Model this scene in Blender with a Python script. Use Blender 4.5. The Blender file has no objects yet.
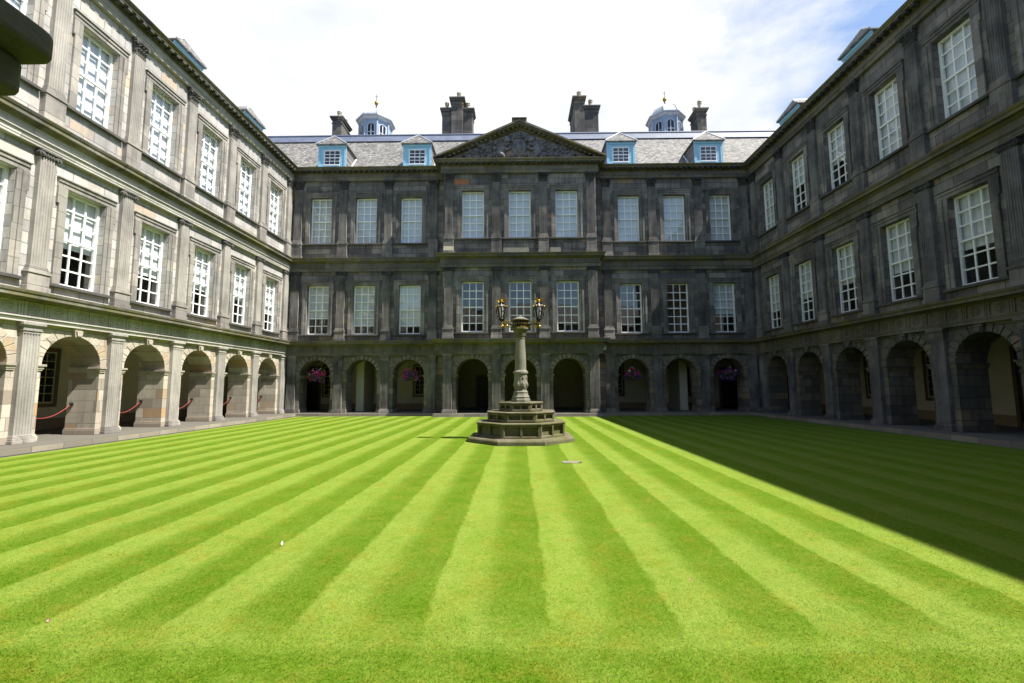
import bpy, bmesh, math, random
import numpy as np
from mathutils import Vector, Matrix

random.seed(7)
rng = np.random.default_rng(11)
R = math.radians
PI = math.pi
sc = bpy.context.scene
COL = sc.collection

# ------------------------------------------------------------------ camera
F_PX, YAW, PITCH, ROLL, CAM_H = 452.95, 0.0134, 0.0979, -0.0042, 1.6
cam_d = bpy.data.cameras.new("camera")
cam = bpy.data.objects.new("camera", cam_d)
COL.objects.link(cam)
fwd = Vector((-math.sin(YAW) * math.cos(PITCH), math.cos(YAW) * math.cos(PITCH), math.sin(PITCH)))
rgt0 = Vector((math.cos(YAW), math.sin(YAW), 0))
up0 = rgt0.cross(fwd)
rgt = rgt0 * math.cos(ROLL) + up0 * math.sin(ROLL)
upv = -rgt0 * math.sin(ROLL) + up0 * math.cos(ROLL)
m = Matrix.Identity(4)
for i in range(3):
    m[i][0], m[i][1], m[i][2] = rgt[i], upv[i], -fwd[i]
m.translation = (0, 0, CAM_H)
cam.matrix_world = m
cam_d.sensor_width = 36.0
cam_d.lens = F_PX / 1024 * 36
cam_d.clip_start = 0.05
cam_d.clip_end = 3000
sc.camera = cam

# ------------------------------------------------------------------ sun, sky, exposure
SUN_EL, SUN_DEV = R(57.3), R(14)
sl = Vector((math.cos(SUN_EL) * math.cos(SUN_DEV), -math.cos(SUN_EL) * math.sin(SUN_DEV), math.sin(SUN_EL)))
sun_d = bpy.data.lights.new("sun", 'SUN')
sun_d.energy = 5.0
sun_d.angle = R(0.53)
sun_d.color = (1.0, 0.955, 0.88)
sun = bpy.data.objects.new("sun", sun_d)
COL.objects.link(sun)
sun.rotation_euler = (-sl).to_track_quat('-Z', 'Y').to_euler()
sun.location = sl * 60

world = bpy.data.worlds.new("World")
sc.world = world
world.use_nodes = True
wn, wl = world.node_tree.nodes, world.node_tree.links
wn.clear()
SKY_STRENGTH, CLOUD_STRENGTH = 0.098, 0.505
w_out = wn.new('ShaderNodeOutputWorld')
w_sky = wn.new('ShaderNodeTexSky')
w_sky.sky_type = 'NISHITA'
w_sky.sun_disc = False
w_sky.sun_elevation = SUN_EL
w_sky.sun_rotation = math.atan2(sl.x, sl.y)
w_sky.air_density = 1.0
w_sky.dust_density = 0.6
w_bg = wn.new('ShaderNodeBackground')
w_bg.inputs['Strength'].default_value = SKY_STRENGTH
wl.new(w_sky.outputs[0], w_bg.inputs['Color'])
w_cl = wn.new('ShaderNodeBackground')
w_cl.inputs['Strength'].default_value = CLOUD_STRENGTH
w_mix = wn.new('ShaderNodeMixShader')
w_tc = wn.new('ShaderNodeTexCoord')
w_map = wn.new('ShaderNodeMapping')
w_map.inputs['Scale'].default_value = (1.0, 1.0, 1.9)
w_map.inputs['Location'].default_value = (0.35, 2.1, 0.55)
wl.new(w_tc.outputs['Generated'], w_map.inputs['Vector'])
w_n = wn.new('ShaderNodeTexNoise')
w_n.inputs['Scale'].default_value = 2.3
w_n.inputs['Detail'].default_value = 9
w_n.inputs['Roughness'].default_value = 0.58
wl.new(w_map.outputs[0], w_n.inputs['Vector'])
w_r = wn.new('ShaderNodeValToRGB')
w_r.color_ramp.elements[0].position = 0.42
w_r.color_ramp.elements[1].position = 0.60
# the cloud bank stands over the far side of the court; the rest of the sky is blue with a few shreds
w_dot = wn.new('ShaderNodeVectorMath'); w_dot.operation = 'DOT_PRODUCT'
w_dot.inputs[1].default_value = (-0.17, 0.81, 0.561)
wl.new(w_tc.outputs['Generated'], w_dot.inputs[0])
w_mr = wn.new('ShaderNodeMapRange')
w_mr.inputs['From Min'].default_value = 0.48; w_mr.inputs['From Max'].default_value = 0.99
w_mr.inputs['To Min'].default_value = -0.17; w_mr.inputs['To Max'].default_value = 0.17
wl.new(w_dot.outputs['Value'], w_mr.inputs['Value'])
w_add = wn.new('ShaderNodeMath'); w_add.operation = 'ADD'
wl.new(w_n.outputs['Fac'], w_add.inputs[0]); wl.new(w_mr.outputs[0], w_add.inputs[1])
wl.new(w_add.outputs[0], w_r.inputs['Fac'])
w_n2 = wn.new('ShaderNodeTexNoise')
w_n2.inputs['Scale'].default_value = 5.0
w_n2.inputs['Detail'].default_value = 7
wl.new(w_map.outputs[0], w_n2.inputs['Vector'])
w_r2 = wn.new('ShaderNodeValToRGB')
w_r2.color_ramp.elements[0].position = 0.3
w_r2.color_ramp.elements[0].color = (0.74, 0.80, 0.90, 1)
w_r2.color_ramp.elements[1].position = 0.62
w_r2.color_ramp.elements[1].color = (1.0, 1.0, 1.0, 1)
wl.new(w_n2.outputs['Fac'], w_r2.inputs['Fac'])
wl.new(w_r2.outputs['Color'], w_cl.inputs['Color'])
wl.new(w_r.outputs['Color'], w_mix.inputs['Fac'])
wl.new(w_bg.outputs[0], w_mix.inputs[1])
wl.new(w_cl.outputs[0], w_mix.inputs[2])
wl.new(w_mix.outputs[0], w_out.inputs['Surface'])

sc.view_settings.view_transform = 'Standard'
sc.view_settings.look = 'None'
sc.view_settings.gamma = 1.0
sc.view_settings.use_curve_mapping = False
sc.view_settings.exposure = 1.18
sc.cycles.max_bounces = 8
sc.cycles.diffuse_bounces = 4
sc.cycles.transparent_max_bounces = 12

# ------------------------------------------------------------------ materials
class NT:
    def __init__(self, name):
        self.m = bpy.data.materials.new(name)
        self.m.use_nodes = True
        self.n = self.m.node_tree.nodes
        self.l = self.m.node_tree.links
        self.b = self.n['Principled BSDF']
    def new(self, t, **kw):
        nd = self.n.new(t)
        for k, v in kw.items():
            if hasattr(nd, k):
                setattr(nd, k, v)
            else:
                nd.inputs[k.replace('_', ' ')].default_value = v
        return nd
    def link(self, a, b):
        self.l.new(a, b)
    def mix(self, fac, a, b, blend='MIX'):
        nd = self.n.new('ShaderNodeMix')
        nd.data_type = 'RGBA'
        nd.blend_type = blend
        for sock, val in ((nd.inputs[0], fac), (nd.inputs[6], a), (nd.inputs[7], b)):
            if isinstance(val, (int, float)):
                sock.default_value = val
            elif isinstance(val, tuple):
                sock.default_value = (*val, 1) if len(val) == 3 else val
            else:
                self.l.new(val, sock)
        return nd.outputs[2]
    def math(self, op, a, b=None, clamp=False):
        nd = self.n.new('ShaderNodeMath')
        nd.operation = op
        nd.use_clamp = clamp
        for sock, val in ((nd.inputs[0], a), (nd.inputs[1], b)):
            if val is None:
                continue
            if isinstance(val, (int, float)):
                sock.default_value = val
            else:
                self.l.new(val, sock)
        return nd.outputs[0]
    def ramp(self, fac, stops, interp='LINEAR'):
        nd = self.n.new('ShaderNodeValToRGB')
        cr = nd.color_ramp
        cr.interpolation = interp
        while len(cr.elements) < len(stops):
            cr.elements.new(0.5)
        for e, (p, c) in zip(cr.elements, stops):
            e.position = p
            e.color = (*c, 1) if len(c) == 3 else c
        self.l.new(fac, nd.inputs[0])
        return nd.outputs[0]
    def noise(self, vec, scale, detail=4, rough=0.55):
        nd = self.n.new('ShaderNodeTexNoise')
        nd.inputs['Scale'].default_value = scale
        nd.inputs['Detail'].default_value = detail
        nd.inputs['Roughness'].default_value = rough
        self.l.new(vec, nd.inputs['Vector'])
        return nd.outputs['Fac']
    def scaled(self, vec, s, loc=(0, 0, 0)):
        nd = self.n.new('ShaderNodeMapping')
        nd.inputs['Scale'].default_value = s
        nd.inputs['Location'].default_value = loc
        self.l.new(vec, nd.inputs['Vector'])
        return nd.outputs[0]
    def coords(self, rnd=False):
        tc = self.n.new('ShaderNodeTexCoord').outputs['Object']
        if not rnd:
            return tc
        oi = self.n.new('ShaderNodeObjectInfo')
        mul = self.math('MULTIPLY', oi.outputs['Random'], 57.0)
        va = self.n.new('ShaderNodeVectorMath')
        va.operation = 'ADD'
        self.l.new(tc, va.inputs[0])
        self.l.new(mul, va.inputs[1])
        return va.outputs[0]
    def bump(self, h, strength=0.5, dist=0.02):
        nd = self.n.new('ShaderNodeBump')
        nd.inputs['Strength'].default_value = strength
        nd.inputs['Distance'].default_value = dist
        self.l.new(h, nd.inputs['Height'])
        self.l.new(nd.outputs[0], self.b.inputs['Normal'])

def plain(name, col, rough=0.6, metal=0.0, var=0.12, nscale=8, rnd=False, bump=0.0):
    t = NT(name)
    v = t.coords(rnd)
    n = t.noise(v, nscale, 5)
    lo = tuple(c * (1 - var) for c in col)
    hi = tuple(min(1, c * (1 + var)) for c in col)
    t.link(t.ramp(n, [(0.3, lo), (0.7, hi)]), t.b.inputs['Base Color'])
    t.b.inputs['Roughness'].default_value = rough
    t.b.inputs['Metallic'].default_value = metal
    if bump:
        t.bump(t.noise(v, nscale * 5, 4), bump, 0.01)
    return t.m

def stone(name, tones, soot, soot_amt=0.5, mortar=(0.1, 0.09, 0.08), brick=True, bw=0.78, rh=0.36,
          moss=None, moss_amt=0.0, rnd=False, streak=0.5, msize=0.010, soot_scale=0.55):
    t = NT(name)
    oc = t.coords(rnd)
    sp = t.new('ShaderNodeSeparateXYZ')
    t.link(oc, sp.inputs[0])
    cb = t.new('ShaderNodeCombineXYZ')
    t.link(t.math('ADD', sp.outputs[0], sp.outputs[1]), cb.inputs[0])
    t.link(sp.outputs[2], cb.inputs[1])
    if brick:
        bk = t.new('ShaderNodeTexBrick')
        t.link(cb.outputs[0], bk.inputs['Vector'])
        for k, v in (('Color1', (0, 0, 0, 1)), ('Color2', (1, 1, 1, 1)), ('Mortar', (0.5, 0.5, 0.5, 1)), ('Scale', 1.0),
                     ('Mortar Size', msize), ('Mortar Smooth', 0.3), ('Bias', 0.0), ('Brick Width', bw), ('Row Height', rh)):
            bk.inputs[k].default_value = v
        bk.offset = 0.43
        bk.squash = 1.3
        bk.squash_frequency = 3
        val = bk.outputs['Color']
    else:
        val = t.noise(oc, 1.6, 3)
    base = t.ramp(val, tones)
    # veining inside each stone
    fine = t.noise(oc, 14, 6, 0.65)
    base = t.mix(t.math('MULTIPLY', fine, 0.55), base, tuple(c * 0.55 for c in tones[0][1]), 'MIX')
    # soot patches and rain streaks
    n1 = t.noise(oc, soot_scale, 7, 0.62)
    n2 = t.noise(t.scaled(oc, (4.0, 4.0, 0.35)), 1.0, 7, 0.68)
    s1 = t.ramp(n1, [(0.38, (0, 0, 0)), (0.66, (1, 1, 1))])
    s2 = t.ramp(n2, [(0.46, (0, 0, 0)), (0.64, (1, 1, 1))])
    sm = t.math('ADD', t.math('MULTIPLY', s1, soot_amt), t.math('MULTIPLY', s2, soot_amt * streak), True)
    colr = t.mix(sm, base, soot)
    if moss:
        n3 = t.noise(oc, 1.3, 6, 0.65)
        mm = t.math('MULTIPLY', t.ramp(n3, [(0.42, (0, 0, 0)), (0.62, (1, 1, 1))]), moss_amt)
        colr = t.mix(mm, colr, moss)
    h = t.noise(oc, 30, 5, 0.6)
    if brick:
        colr = t.mix(t.math('MULTIPLY', bk.outputs['Fac'], 0.75), colr, mortar)
        h = t.math('SUBTRACT', t.math('MULTIPLY', h, 0.35), t.math('MULTIPLY', bk.outputs['Fac'], 1.0))
    t.link(colr, t.b.inputs['Base Color'])
    t.b.inputs['Roughness'].default_value = 0.92
    t.b.inputs['Specular IOR Level'].default_value = 0.25
    t.bump(h, 0.55, 0.012)
    return t.m

MOSS = (0.13, 0.12, 0.03)
M = {}
# pale, cleaned south-facing stone
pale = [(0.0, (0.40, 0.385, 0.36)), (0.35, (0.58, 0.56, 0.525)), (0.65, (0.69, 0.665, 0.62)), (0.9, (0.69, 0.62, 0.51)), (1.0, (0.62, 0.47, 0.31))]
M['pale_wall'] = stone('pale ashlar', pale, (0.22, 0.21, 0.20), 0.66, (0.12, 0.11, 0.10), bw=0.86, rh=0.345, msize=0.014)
M['pale_pier'] = stone('pale arcade ashlar', [(0.0, (0.30, 0.245, 0.19)), (0.25, (0.52, 0.46, 0.38)), (0.55, (0.70, 0.635, 0.52)), (0.78, (0.72, 0.65, 0.51)), (0.9, (0.56, 0.42, 0.26)), (1.0, (0.50, 0.30, 0.14))],
                       (0.24, 0.205, 0.165), 0.5, (0.14, 0.12, 0.095), bw=0.8, rh=0.38)
M['pale_pilaster'] = stone('weathered grey pilaster stone', [(0.2, (0.38, 0.355, 0.315)), (0.8, (0.56, 0.525, 0.465))], (0.17, 0.16, 0.145), 0.65, brick=False, rnd=True)
M['pale_surround'] = stone('window dressing stone', [(0.2, (0.30, 0.28, 0.25)), (0.8, (0.50, 0.46, 0.395))], (0.14, 0.13, 0.12), 0.8, bw=1.3, rh=0.5, rnd=True)
M['pale_entablature'] = stone('entablature stone', [(0.0, (0.42, 0.40, 0.35)), (1.0, (0.72, 0.69, 0.62))], (0.25, 0.235, 0.21), 0.5, (0.2, 0.18, 0.16), bw=1.6, rh=3.0, moss=MOSS, moss_amt=0.12)
M['pale_cornice'] = stone('weathered cornice stone', [(0.0, (0.17, 0.16, 0.135)), (1.0, (0.34, 0.315, 0.26))], (0.055, 0.052, 0.045), 0.75, bw=1.6, rh=3.0, moss=MOSS, moss_amt=0.7)
M['pale_capital'] = stone('soot darkened capital stone', [(0.2, (0.09, 0.086, 0.08)), (0.8, (0.26, 0.245, 0.22))], (0.04, 0.039, 0.037), 0.8, brick=False, rnd=True, soot_scale=2.0)
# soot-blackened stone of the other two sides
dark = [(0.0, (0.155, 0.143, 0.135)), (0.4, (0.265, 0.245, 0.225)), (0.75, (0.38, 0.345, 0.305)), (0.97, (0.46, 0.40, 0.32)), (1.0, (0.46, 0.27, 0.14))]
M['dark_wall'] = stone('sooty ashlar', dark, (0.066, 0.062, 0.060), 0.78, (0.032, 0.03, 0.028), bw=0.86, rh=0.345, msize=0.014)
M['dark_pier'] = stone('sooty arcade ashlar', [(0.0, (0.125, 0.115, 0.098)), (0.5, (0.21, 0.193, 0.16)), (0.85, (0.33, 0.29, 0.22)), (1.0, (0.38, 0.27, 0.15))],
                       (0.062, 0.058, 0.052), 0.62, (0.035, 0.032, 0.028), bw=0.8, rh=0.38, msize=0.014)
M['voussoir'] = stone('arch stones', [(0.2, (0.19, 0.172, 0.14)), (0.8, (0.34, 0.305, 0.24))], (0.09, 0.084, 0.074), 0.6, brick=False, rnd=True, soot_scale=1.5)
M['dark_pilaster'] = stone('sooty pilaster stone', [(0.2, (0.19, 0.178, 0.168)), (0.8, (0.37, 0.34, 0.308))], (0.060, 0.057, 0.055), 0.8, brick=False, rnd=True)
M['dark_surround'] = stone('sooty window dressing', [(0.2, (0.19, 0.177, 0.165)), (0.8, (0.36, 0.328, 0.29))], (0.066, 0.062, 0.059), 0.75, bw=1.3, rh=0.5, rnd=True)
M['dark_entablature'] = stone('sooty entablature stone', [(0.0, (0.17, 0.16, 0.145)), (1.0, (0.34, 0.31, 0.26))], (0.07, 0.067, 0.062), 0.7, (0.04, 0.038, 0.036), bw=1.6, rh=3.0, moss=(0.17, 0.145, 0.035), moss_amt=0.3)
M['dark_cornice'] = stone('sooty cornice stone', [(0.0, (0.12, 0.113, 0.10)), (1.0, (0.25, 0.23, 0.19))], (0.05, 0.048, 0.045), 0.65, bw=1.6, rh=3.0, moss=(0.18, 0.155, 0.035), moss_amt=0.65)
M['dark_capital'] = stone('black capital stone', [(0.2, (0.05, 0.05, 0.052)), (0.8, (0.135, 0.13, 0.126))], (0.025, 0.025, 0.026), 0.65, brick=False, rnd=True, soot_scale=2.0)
M['new_stone'] = plain('new buff stone', (0.55, 0.48, 0.34), 0.9, var=0.12, nscale=4, bump=0.2)
M['rust_stone'] = plain('iron stained stone', (0.34, 0.15, 0.06), 0.9, var=0.25, nscale=5, bump=0.2)
M['sill'] = stone('dark sill stone', [(0.0, (0.08, 0.078, 0.073)), (1.0, (0.19, 0.18, 0.16))], (0.03, 0.03, 0.03), 0.5, brick=False, rnd=True)
M['carving'] = stone('carved pediment stone', [(0.2, (0.16, 0.16, 0.17)), (0.8, (0.34, 0.34, 0.35))], (0.05, 0.05, 0.054), 0.6, brick=False, soot_scale=2.0)
M['chimney'] = stone('chimney stone', [(0.0, (0.09, 0.085, 0.08)), (0.6, (0.19, 0.175, 0.155)), (0.9, (0.27, 0.24, 0.19)), (1.0, (0.3, 0.2, 0.1))], (0.05, 0.048, 0.046), 0.55, (0.05, 0.05, 0.045), bw=0.7, rh=0.4)
M['fountain'] = stone('lichened pillar stone', [(0.2, (0.135, 0.12, 0.075)), (0.8, (0.25, 0.225, 0.145))], (0.06, 0.055, 0.036), 0.75, brick=False, moss=(0.11, 0.11, 0.03), moss_amt=0.55, soot_scale=1.4)
M['shaft'] = stone('worn grey shaft stone', [(0.2, (0.2, 0.185, 0.14)), (0.8, (0.33, 0.31, 0.25))], (0.10, 0.095, 0.07), 0.55, brick=False, soot_scale=1.4)
M['paving'] = stone('paving flags', [(0.0, (0.21, 0.19, 0.15)), (0.5, (0.33, 0.295, 0.23)), (1.0, (0.42, 0.37, 0.28))], (0.16, 0.145, 0.115), 0.5, (0.08, 0.075, 0.065), bw=0.9, rh=5.0, streak=0.0, msize=0.012)
M['kerb'] = stone('kerb stone', [(0.0, (0.12, 0.11, 0.09)), (1.0, (0.25, 0.23, 0.185))], (0.06, 0.06, 0.055), 0.6, brick=False, moss=(0.08, 0.09, 0.03), moss_amt=0.4)
M['plaster'] = plain('cream lime plaster', (0.52, 0.48, 0.36), 0.9, var=0.07, nscale=2, bump=0.15)
M['hall'] = plain('shade toned hall wall', (0.30, 0.275, 0.175), 0.9, var=0.1, nscale=2)  # passage plaster darkened; the colour carries the deep hall's shade
M['vault'] = plain('passage ceiling plaster', (0.3, 0.28, 0.2), 0.9, var=0.08, nscale=2)
M['dado'] = plain('ochre painted skirting', (0.27, 0.19, 0.11), 0.8)
M['timber'] = plain('brown stained timber', (0.10, 0.065, 0.03), 0.5, var=0.25, nscale=6)
M['door'] = plain('near black oak', (0.016, 0.014, 0.013), 0.5)
M['room'] = plain('dim room wall', (0.22, 0.2, 0.17), 0.9)
M['white'] = plain('white painted sash', (0.86, 0.86, 0.83), 0.4, var=0.04, nscale=12)
M['blue'] = plain('light blue paint', (0.27, 0.52, 0.66), 0.45, var=0.07, nscale=5)
M['lead'] = plain('lead sheet', (0.115, 0.135, 0.19), 0.6, 0.0, var=0.22, nscale=1.5)
M['lead_pale'] = plain('pale lead flashing', (0.55, 0.56, 0.58), 0.45, 0.2, var=0.12, nscale=4)
M['lead_blue'] = plain('blue grey lead cladding', (0.27, 0.335, 0.44), 0.5, 0.0, var=0.16, nscale=2)
M['gold'] = plain('gilding', (0.30, 0.195, 0.04), 0.36, 0.9, var=0.25, nscale=30)
M['black'] = plain('black painted iron', (0.012, 0.012, 0.013), 0.35, 0.2, var=0.2)
M['pot'] = plain('buff clay pot', (0.42, 0.37, 0.28), 0.8, var=0.2)
M['rope'] = plain('red rope', (0.36, 0.045, 0.045), 0.6, var=0.15, nscale=60)
M['leaf'] = plain('dark green leaves', (0.045, 0.09, 0.025), 0.55, var=0.5, nscale=22)
M['pink'] = plain('magenta petals', (0.62, 0.03, 0.17), 0.6, var=0.35, nscale=30)
M['violet'] = plain('violet petals', (0.17, 0.05, 0.42), 0.6, var=0.35, nscale=30)
M['petal_white'] = plain('white petals', (0.75, 0.75, 0.78), 0.6, var=0.05)
M['wicker'] = plain('dark wicker', (0.03, 0.022, 0.014), 0.8)
M['petal_pink'] = plain('fallen pink petal', (0.7, 0.25, 0.35), 0.6)
M['lid'] = plain('worn pale metal and stone', (0.24, 0.22, 0.18), 0.7, 0.0, var=0.3, nscale=20)
M['hole'] = plain('earth', (0.03, 0.026, 0.02), 0.95)

def slate_mat():
    t = NT('grey roof slates')
    oc = t.coords()
    sp = t.new('ShaderNodeSeparateXYZ'); t.link(oc, sp.inputs[0])
    cb = t.new('ShaderNodeCombineXYZ')
    t.link(sp.outputs[0], cb.inputs[0])
    t.link(t.math('MULTIPLY', sp.outputs[2], 1.31), cb.inputs[1])
    bk = t.new('ShaderNodeTexBrick')
    t.link(cb.outputs[0], bk.inputs['Vector'])
    for k, v in (('Color1', (0, 0, 0, 1)), ('Color2', (1, 1, 1, 1)), ('Mortar', (0.3, 0.3, 0.3, 1)), ('Scale', 1.0),
                 ('Mortar Size', 0.012), ('Mortar Smooth', 0.2), ('Brick Width', 0.19), ('Row Height', 0.14)):
        bk.inputs[k].default_value = v
    c = t.ramp(bk.outputs['Color'], [(0.0, (0.06, 0.059, 0.058)), (0.4, (0.14, 0.134, 0.126)), (0.8, (0.22, 0.212, 0.196)), (1.0, (0.34, 0.325, 0.29))])
    n = t.noise(oc, 1.1, 6, 0.65)
    c = t.mix(t.math('MULTIPLY', t.ramp(n, [(0.42, (0, 0, 0)), (0.62, (1, 1, 1))]), 0.45), c, (0.25, 0.236, 0.205))
    n3 = t.noise(oc, 6.0, 5, 0.7)
    c = t.mix(t.math('MULTIPLY', t.ramp(n3, [(0.5, (0, 0, 0)), (0.66, (1, 1, 1))]), 0.4), c, (0.09, 0.088, 0.085))
    c = t.mix(t.math('MULTIPLY', bk.outputs['Fac'], 0.7), c, (0.06, 0.06, 0.06))
    t.link(c, t.b.inputs['Base Color'])
    t.b.inputs['Roughness'].default_value = 0.75
    t.bump(t.math('SUBTRACT', t.math('MULTIPLY', bk.outputs['Color'], 0.7), bk.outputs['Fac']), 0.7, 0.02)
    return t.m
M['slate'] = slate_mat()

def glass_mat():
    t = NT('old window glass')
    t.n.remove(t.b)
    out = t.n['Material Output']
    tr = t.new('ShaderNodeBsdfTransparent')
    tr.inputs[0].default_value = (0.98, 0.99, 0.99, 1)
    gl = t.new('ShaderNodeBsdfGlossy')
    gl.inputs['Roughness'].default_value = 0.02
    lw = t.new('ShaderNodeLayerWeight'); lw.inputs['Blend'].default_value = 0.5
    f2 = t.math('ADD', t.math('MULTIPLY', t.math('POWER', lw.outputs['Facing'], 5.0), 0.82), 0.115, True)
    mx = t.new('ShaderNodeMixShader')
    t.link(f2, mx.inputs[0]); t.link(tr.outputs[0], mx.inputs[1]); t.link(gl.outputs[0], mx.inputs[2])
    t.link(mx.outputs[0], out.inputs['Surface'])
    return t.m
M['glass'] = glass_mat()

def blind_mat():
    t = NT('white holland blind')
    oc = t.coords(True)
    n = t.noise(t.scaled(oc, (9, 1, 0.4)), 1.0, 3)
    t.link(t.ramp(n, [(0.3, (0.54, 0.58, 0.61)), (0.7, (0.66, 0.69, 0.70))]), t.b.inputs['Base Color'])
    t.b.inputs['Roughness'].default_value = 0.9
    t.bump(n, 0.25, 0.02)
    return t.m
M['blind'] = blind_mat()

STRIPE = 0.96
def lawn_nodes(t, vec):
    """mown stripes along the court, cross-mown strip at the near end; shared by turf and blades.
    Rolled grass leans to and fro: the normal tilts with the stripe, so the stripes show in sun and fade in shade."""
    sp = t.new('ShaderNodeSeparateXYZ'); t.link(vec, sp.inputs[0])
    wob = t.noise(vec, 0.9, 4)
    wob2 = t.noise(vec, 7.0, 5, 0.7)
    w = t.math('ADD', t.math('MULTIPLY', t.math('SUBTRACT', wob, 0.5), 0.12), t.math('MULTIPLY', t.math('SUBTRACT', wob2, 0.5), 0.13))
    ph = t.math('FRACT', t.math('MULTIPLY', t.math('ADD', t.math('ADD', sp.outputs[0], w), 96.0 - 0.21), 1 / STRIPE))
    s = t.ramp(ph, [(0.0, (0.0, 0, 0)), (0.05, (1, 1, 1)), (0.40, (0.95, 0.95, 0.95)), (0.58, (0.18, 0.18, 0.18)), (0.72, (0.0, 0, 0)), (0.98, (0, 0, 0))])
    yc = t.math('ADD', sp.outputs[1], w)
    c1 = t.math('FRACT', t.math('MULTIPLY', t.math('ADD', yc, 10.0 - 2.02), 1 / 1.25))
    c1 = t.ramp(c1, [(0.0, (0.8, 0.8, 0.8)), (0.42, (0.8, 0.8, 0.8)), (0.55, (0, 0, 0)), (0.9, (0.12, 0.12, 0.12)), (1.0, (0.8, 0.8, 0.8))])
    nd = t.new('ShaderNodeMapRange')
    nd.inputs['From Min'].default_value = 3.25; nd.inputs['From Max'].default_value = 3.70
    t.link(yc, nd.inputs['Value'])
    big = t.noise(vec, 1.9, 5, 0.6)
    bigm = t.ramp(big, [(0.38, (0, 0, 0)), (0.62, (1, 1, 1))])
    c1 = t.math('ADD', t.math('MULTIPLY', c1, 0.55), t.math('MULTIPLY', bigm, 0.45), True)
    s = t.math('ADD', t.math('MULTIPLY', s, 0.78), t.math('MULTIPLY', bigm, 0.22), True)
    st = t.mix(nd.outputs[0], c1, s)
    col = t.mix(st, (0.058, 0.132, 0.0018), (0.156, 0.214, 0.036))  # stripe colours also carry the sheen of grass leaning either way
    # worn, straw-coloured patches and lusher ones
    p = t.noise(vec, 3.1, 8, 0.75)
    col = t.mix(t.math('MULTIPLY', t.ramp(p, [(0.48, (0, 0, 0)), (0.68, (1, 1, 1))]), 0.66), col, (0.172, 0.152, 0.016))
    q = t.noise(vec, 5.2, 6, 0.7)
    col = t.mix(t.math('MULTIPLY', t.ramp(q, [(0.5, (0, 0, 0)), (0.7, (1, 1, 1))]), 0.5), col, (0.050, 0.145, 0.001))
    r = t.noise(vec, 0.35, 4)
    col = t.mix(t.math('MULTIPLY', t.ramp(r, [(0.4, (0, 0, 0)), (0.7, (1, 1, 1))]), 0.2), col, (0.10, 0.185, 0.003))
    tilt = t.math('MULTIPLY', t.math('SUBTRACT', st, 0.5), 0.40)
    nv = t.new('ShaderNodeCombineXYZ')
    t.link(tilt, nv.inputs[0]); nv.inputs[2].default_value = 1.0
    nn = t.new('ShaderNodeVectorMath'); nn.operation = 'NORMALIZE'
    t.link(nv.outputs[0], nn.inputs[0])
    return col, nn.outputs[0]

def turf_mat():
    t = NT('mown turf')
    oc = t.coords()
    col, nrm = lawn_nodes(t, oc)
    # tufts and flecks at several sizes: some show close by, the larger ones far off
    f = t.noise(oc, 115, 4, 0.8)
    f2 = t.noise(oc, 48, 6, 0.85)
    f3 = t.noise(t.scaled(oc, (1, 1, 1), (31.7, 4.2, 0)), 19, 8, 0.88)
    for src, dk, lt in ((f, .26, .34), (f2, .40, .42), (f3, .34, .34)):
        col = t.mix(t.ramp(src, [(0.34, (dk, dk, dk)), (0.50, (0, 0, 0))]), col, (0.033, 0.083, 0.002))
        col = t.mix(t.ramp(src, [(0.50, (0, 0, 0)), (0.66, (lt, lt, lt))]), col, (0.235, 0.275, 0.045))
    t.link(col, t.b.inputs['Base Color'])
    t.b.inputs['Roughness'].default_value = 0.9
    t.b.inputs['Specular IOR Level'].default_value = 0.03
    bp = t.new('ShaderNodeBump')
    bp.inputs['Strength'].default_value = 0.4; bp.inputs['Distance'].default_value = 0.015
    t.link(t.math('ADD', f, t.math('MULTIPLY', f2, 0.8)), bp.inputs['Height'])
    t.link(nrm, bp.inputs['Normal'])
    t.link(bp.outputs[0], t.b.inputs['Normal'])
    return t.m
M['turf'] = turf_mat()

def blade_mat():
    t = NT('grass blades')
    oc = t.coords()
    col, nrm = lawn_nodes(t, oc)
    f = t.noise(oc, 140, 2, 0.6)
    col = t.mix(t.ramp(f, [(0.45, (0, 0, 0)), (0.7, (0.45, 0.45, 0.45))]), col, (0.23, 0.28, 0.03))
    # thin blades: light passes through them
    t.n.remove(t.b)
    df = t.new('ShaderNodeBsdfDiffuse'); tl = t.new('ShaderNodeBsdfTranslucent'); ad = t.new('ShaderNodeMixShader')
    ad.inputs[0].default_value = 0.45
    for nd in (df, tl): t.link(col, nd.inputs['Color'])
    t.link(nrm, df.inputs['Normal'])
    t.link(df.outputs[0], ad.inputs[1]); t.link(tl.outputs[0], ad.inputs[2])
    t.link(ad.outputs[0], t.n['Material Output'].inputs['Surface'])
    return t.m
M['blade'] = blade_mat()

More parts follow.
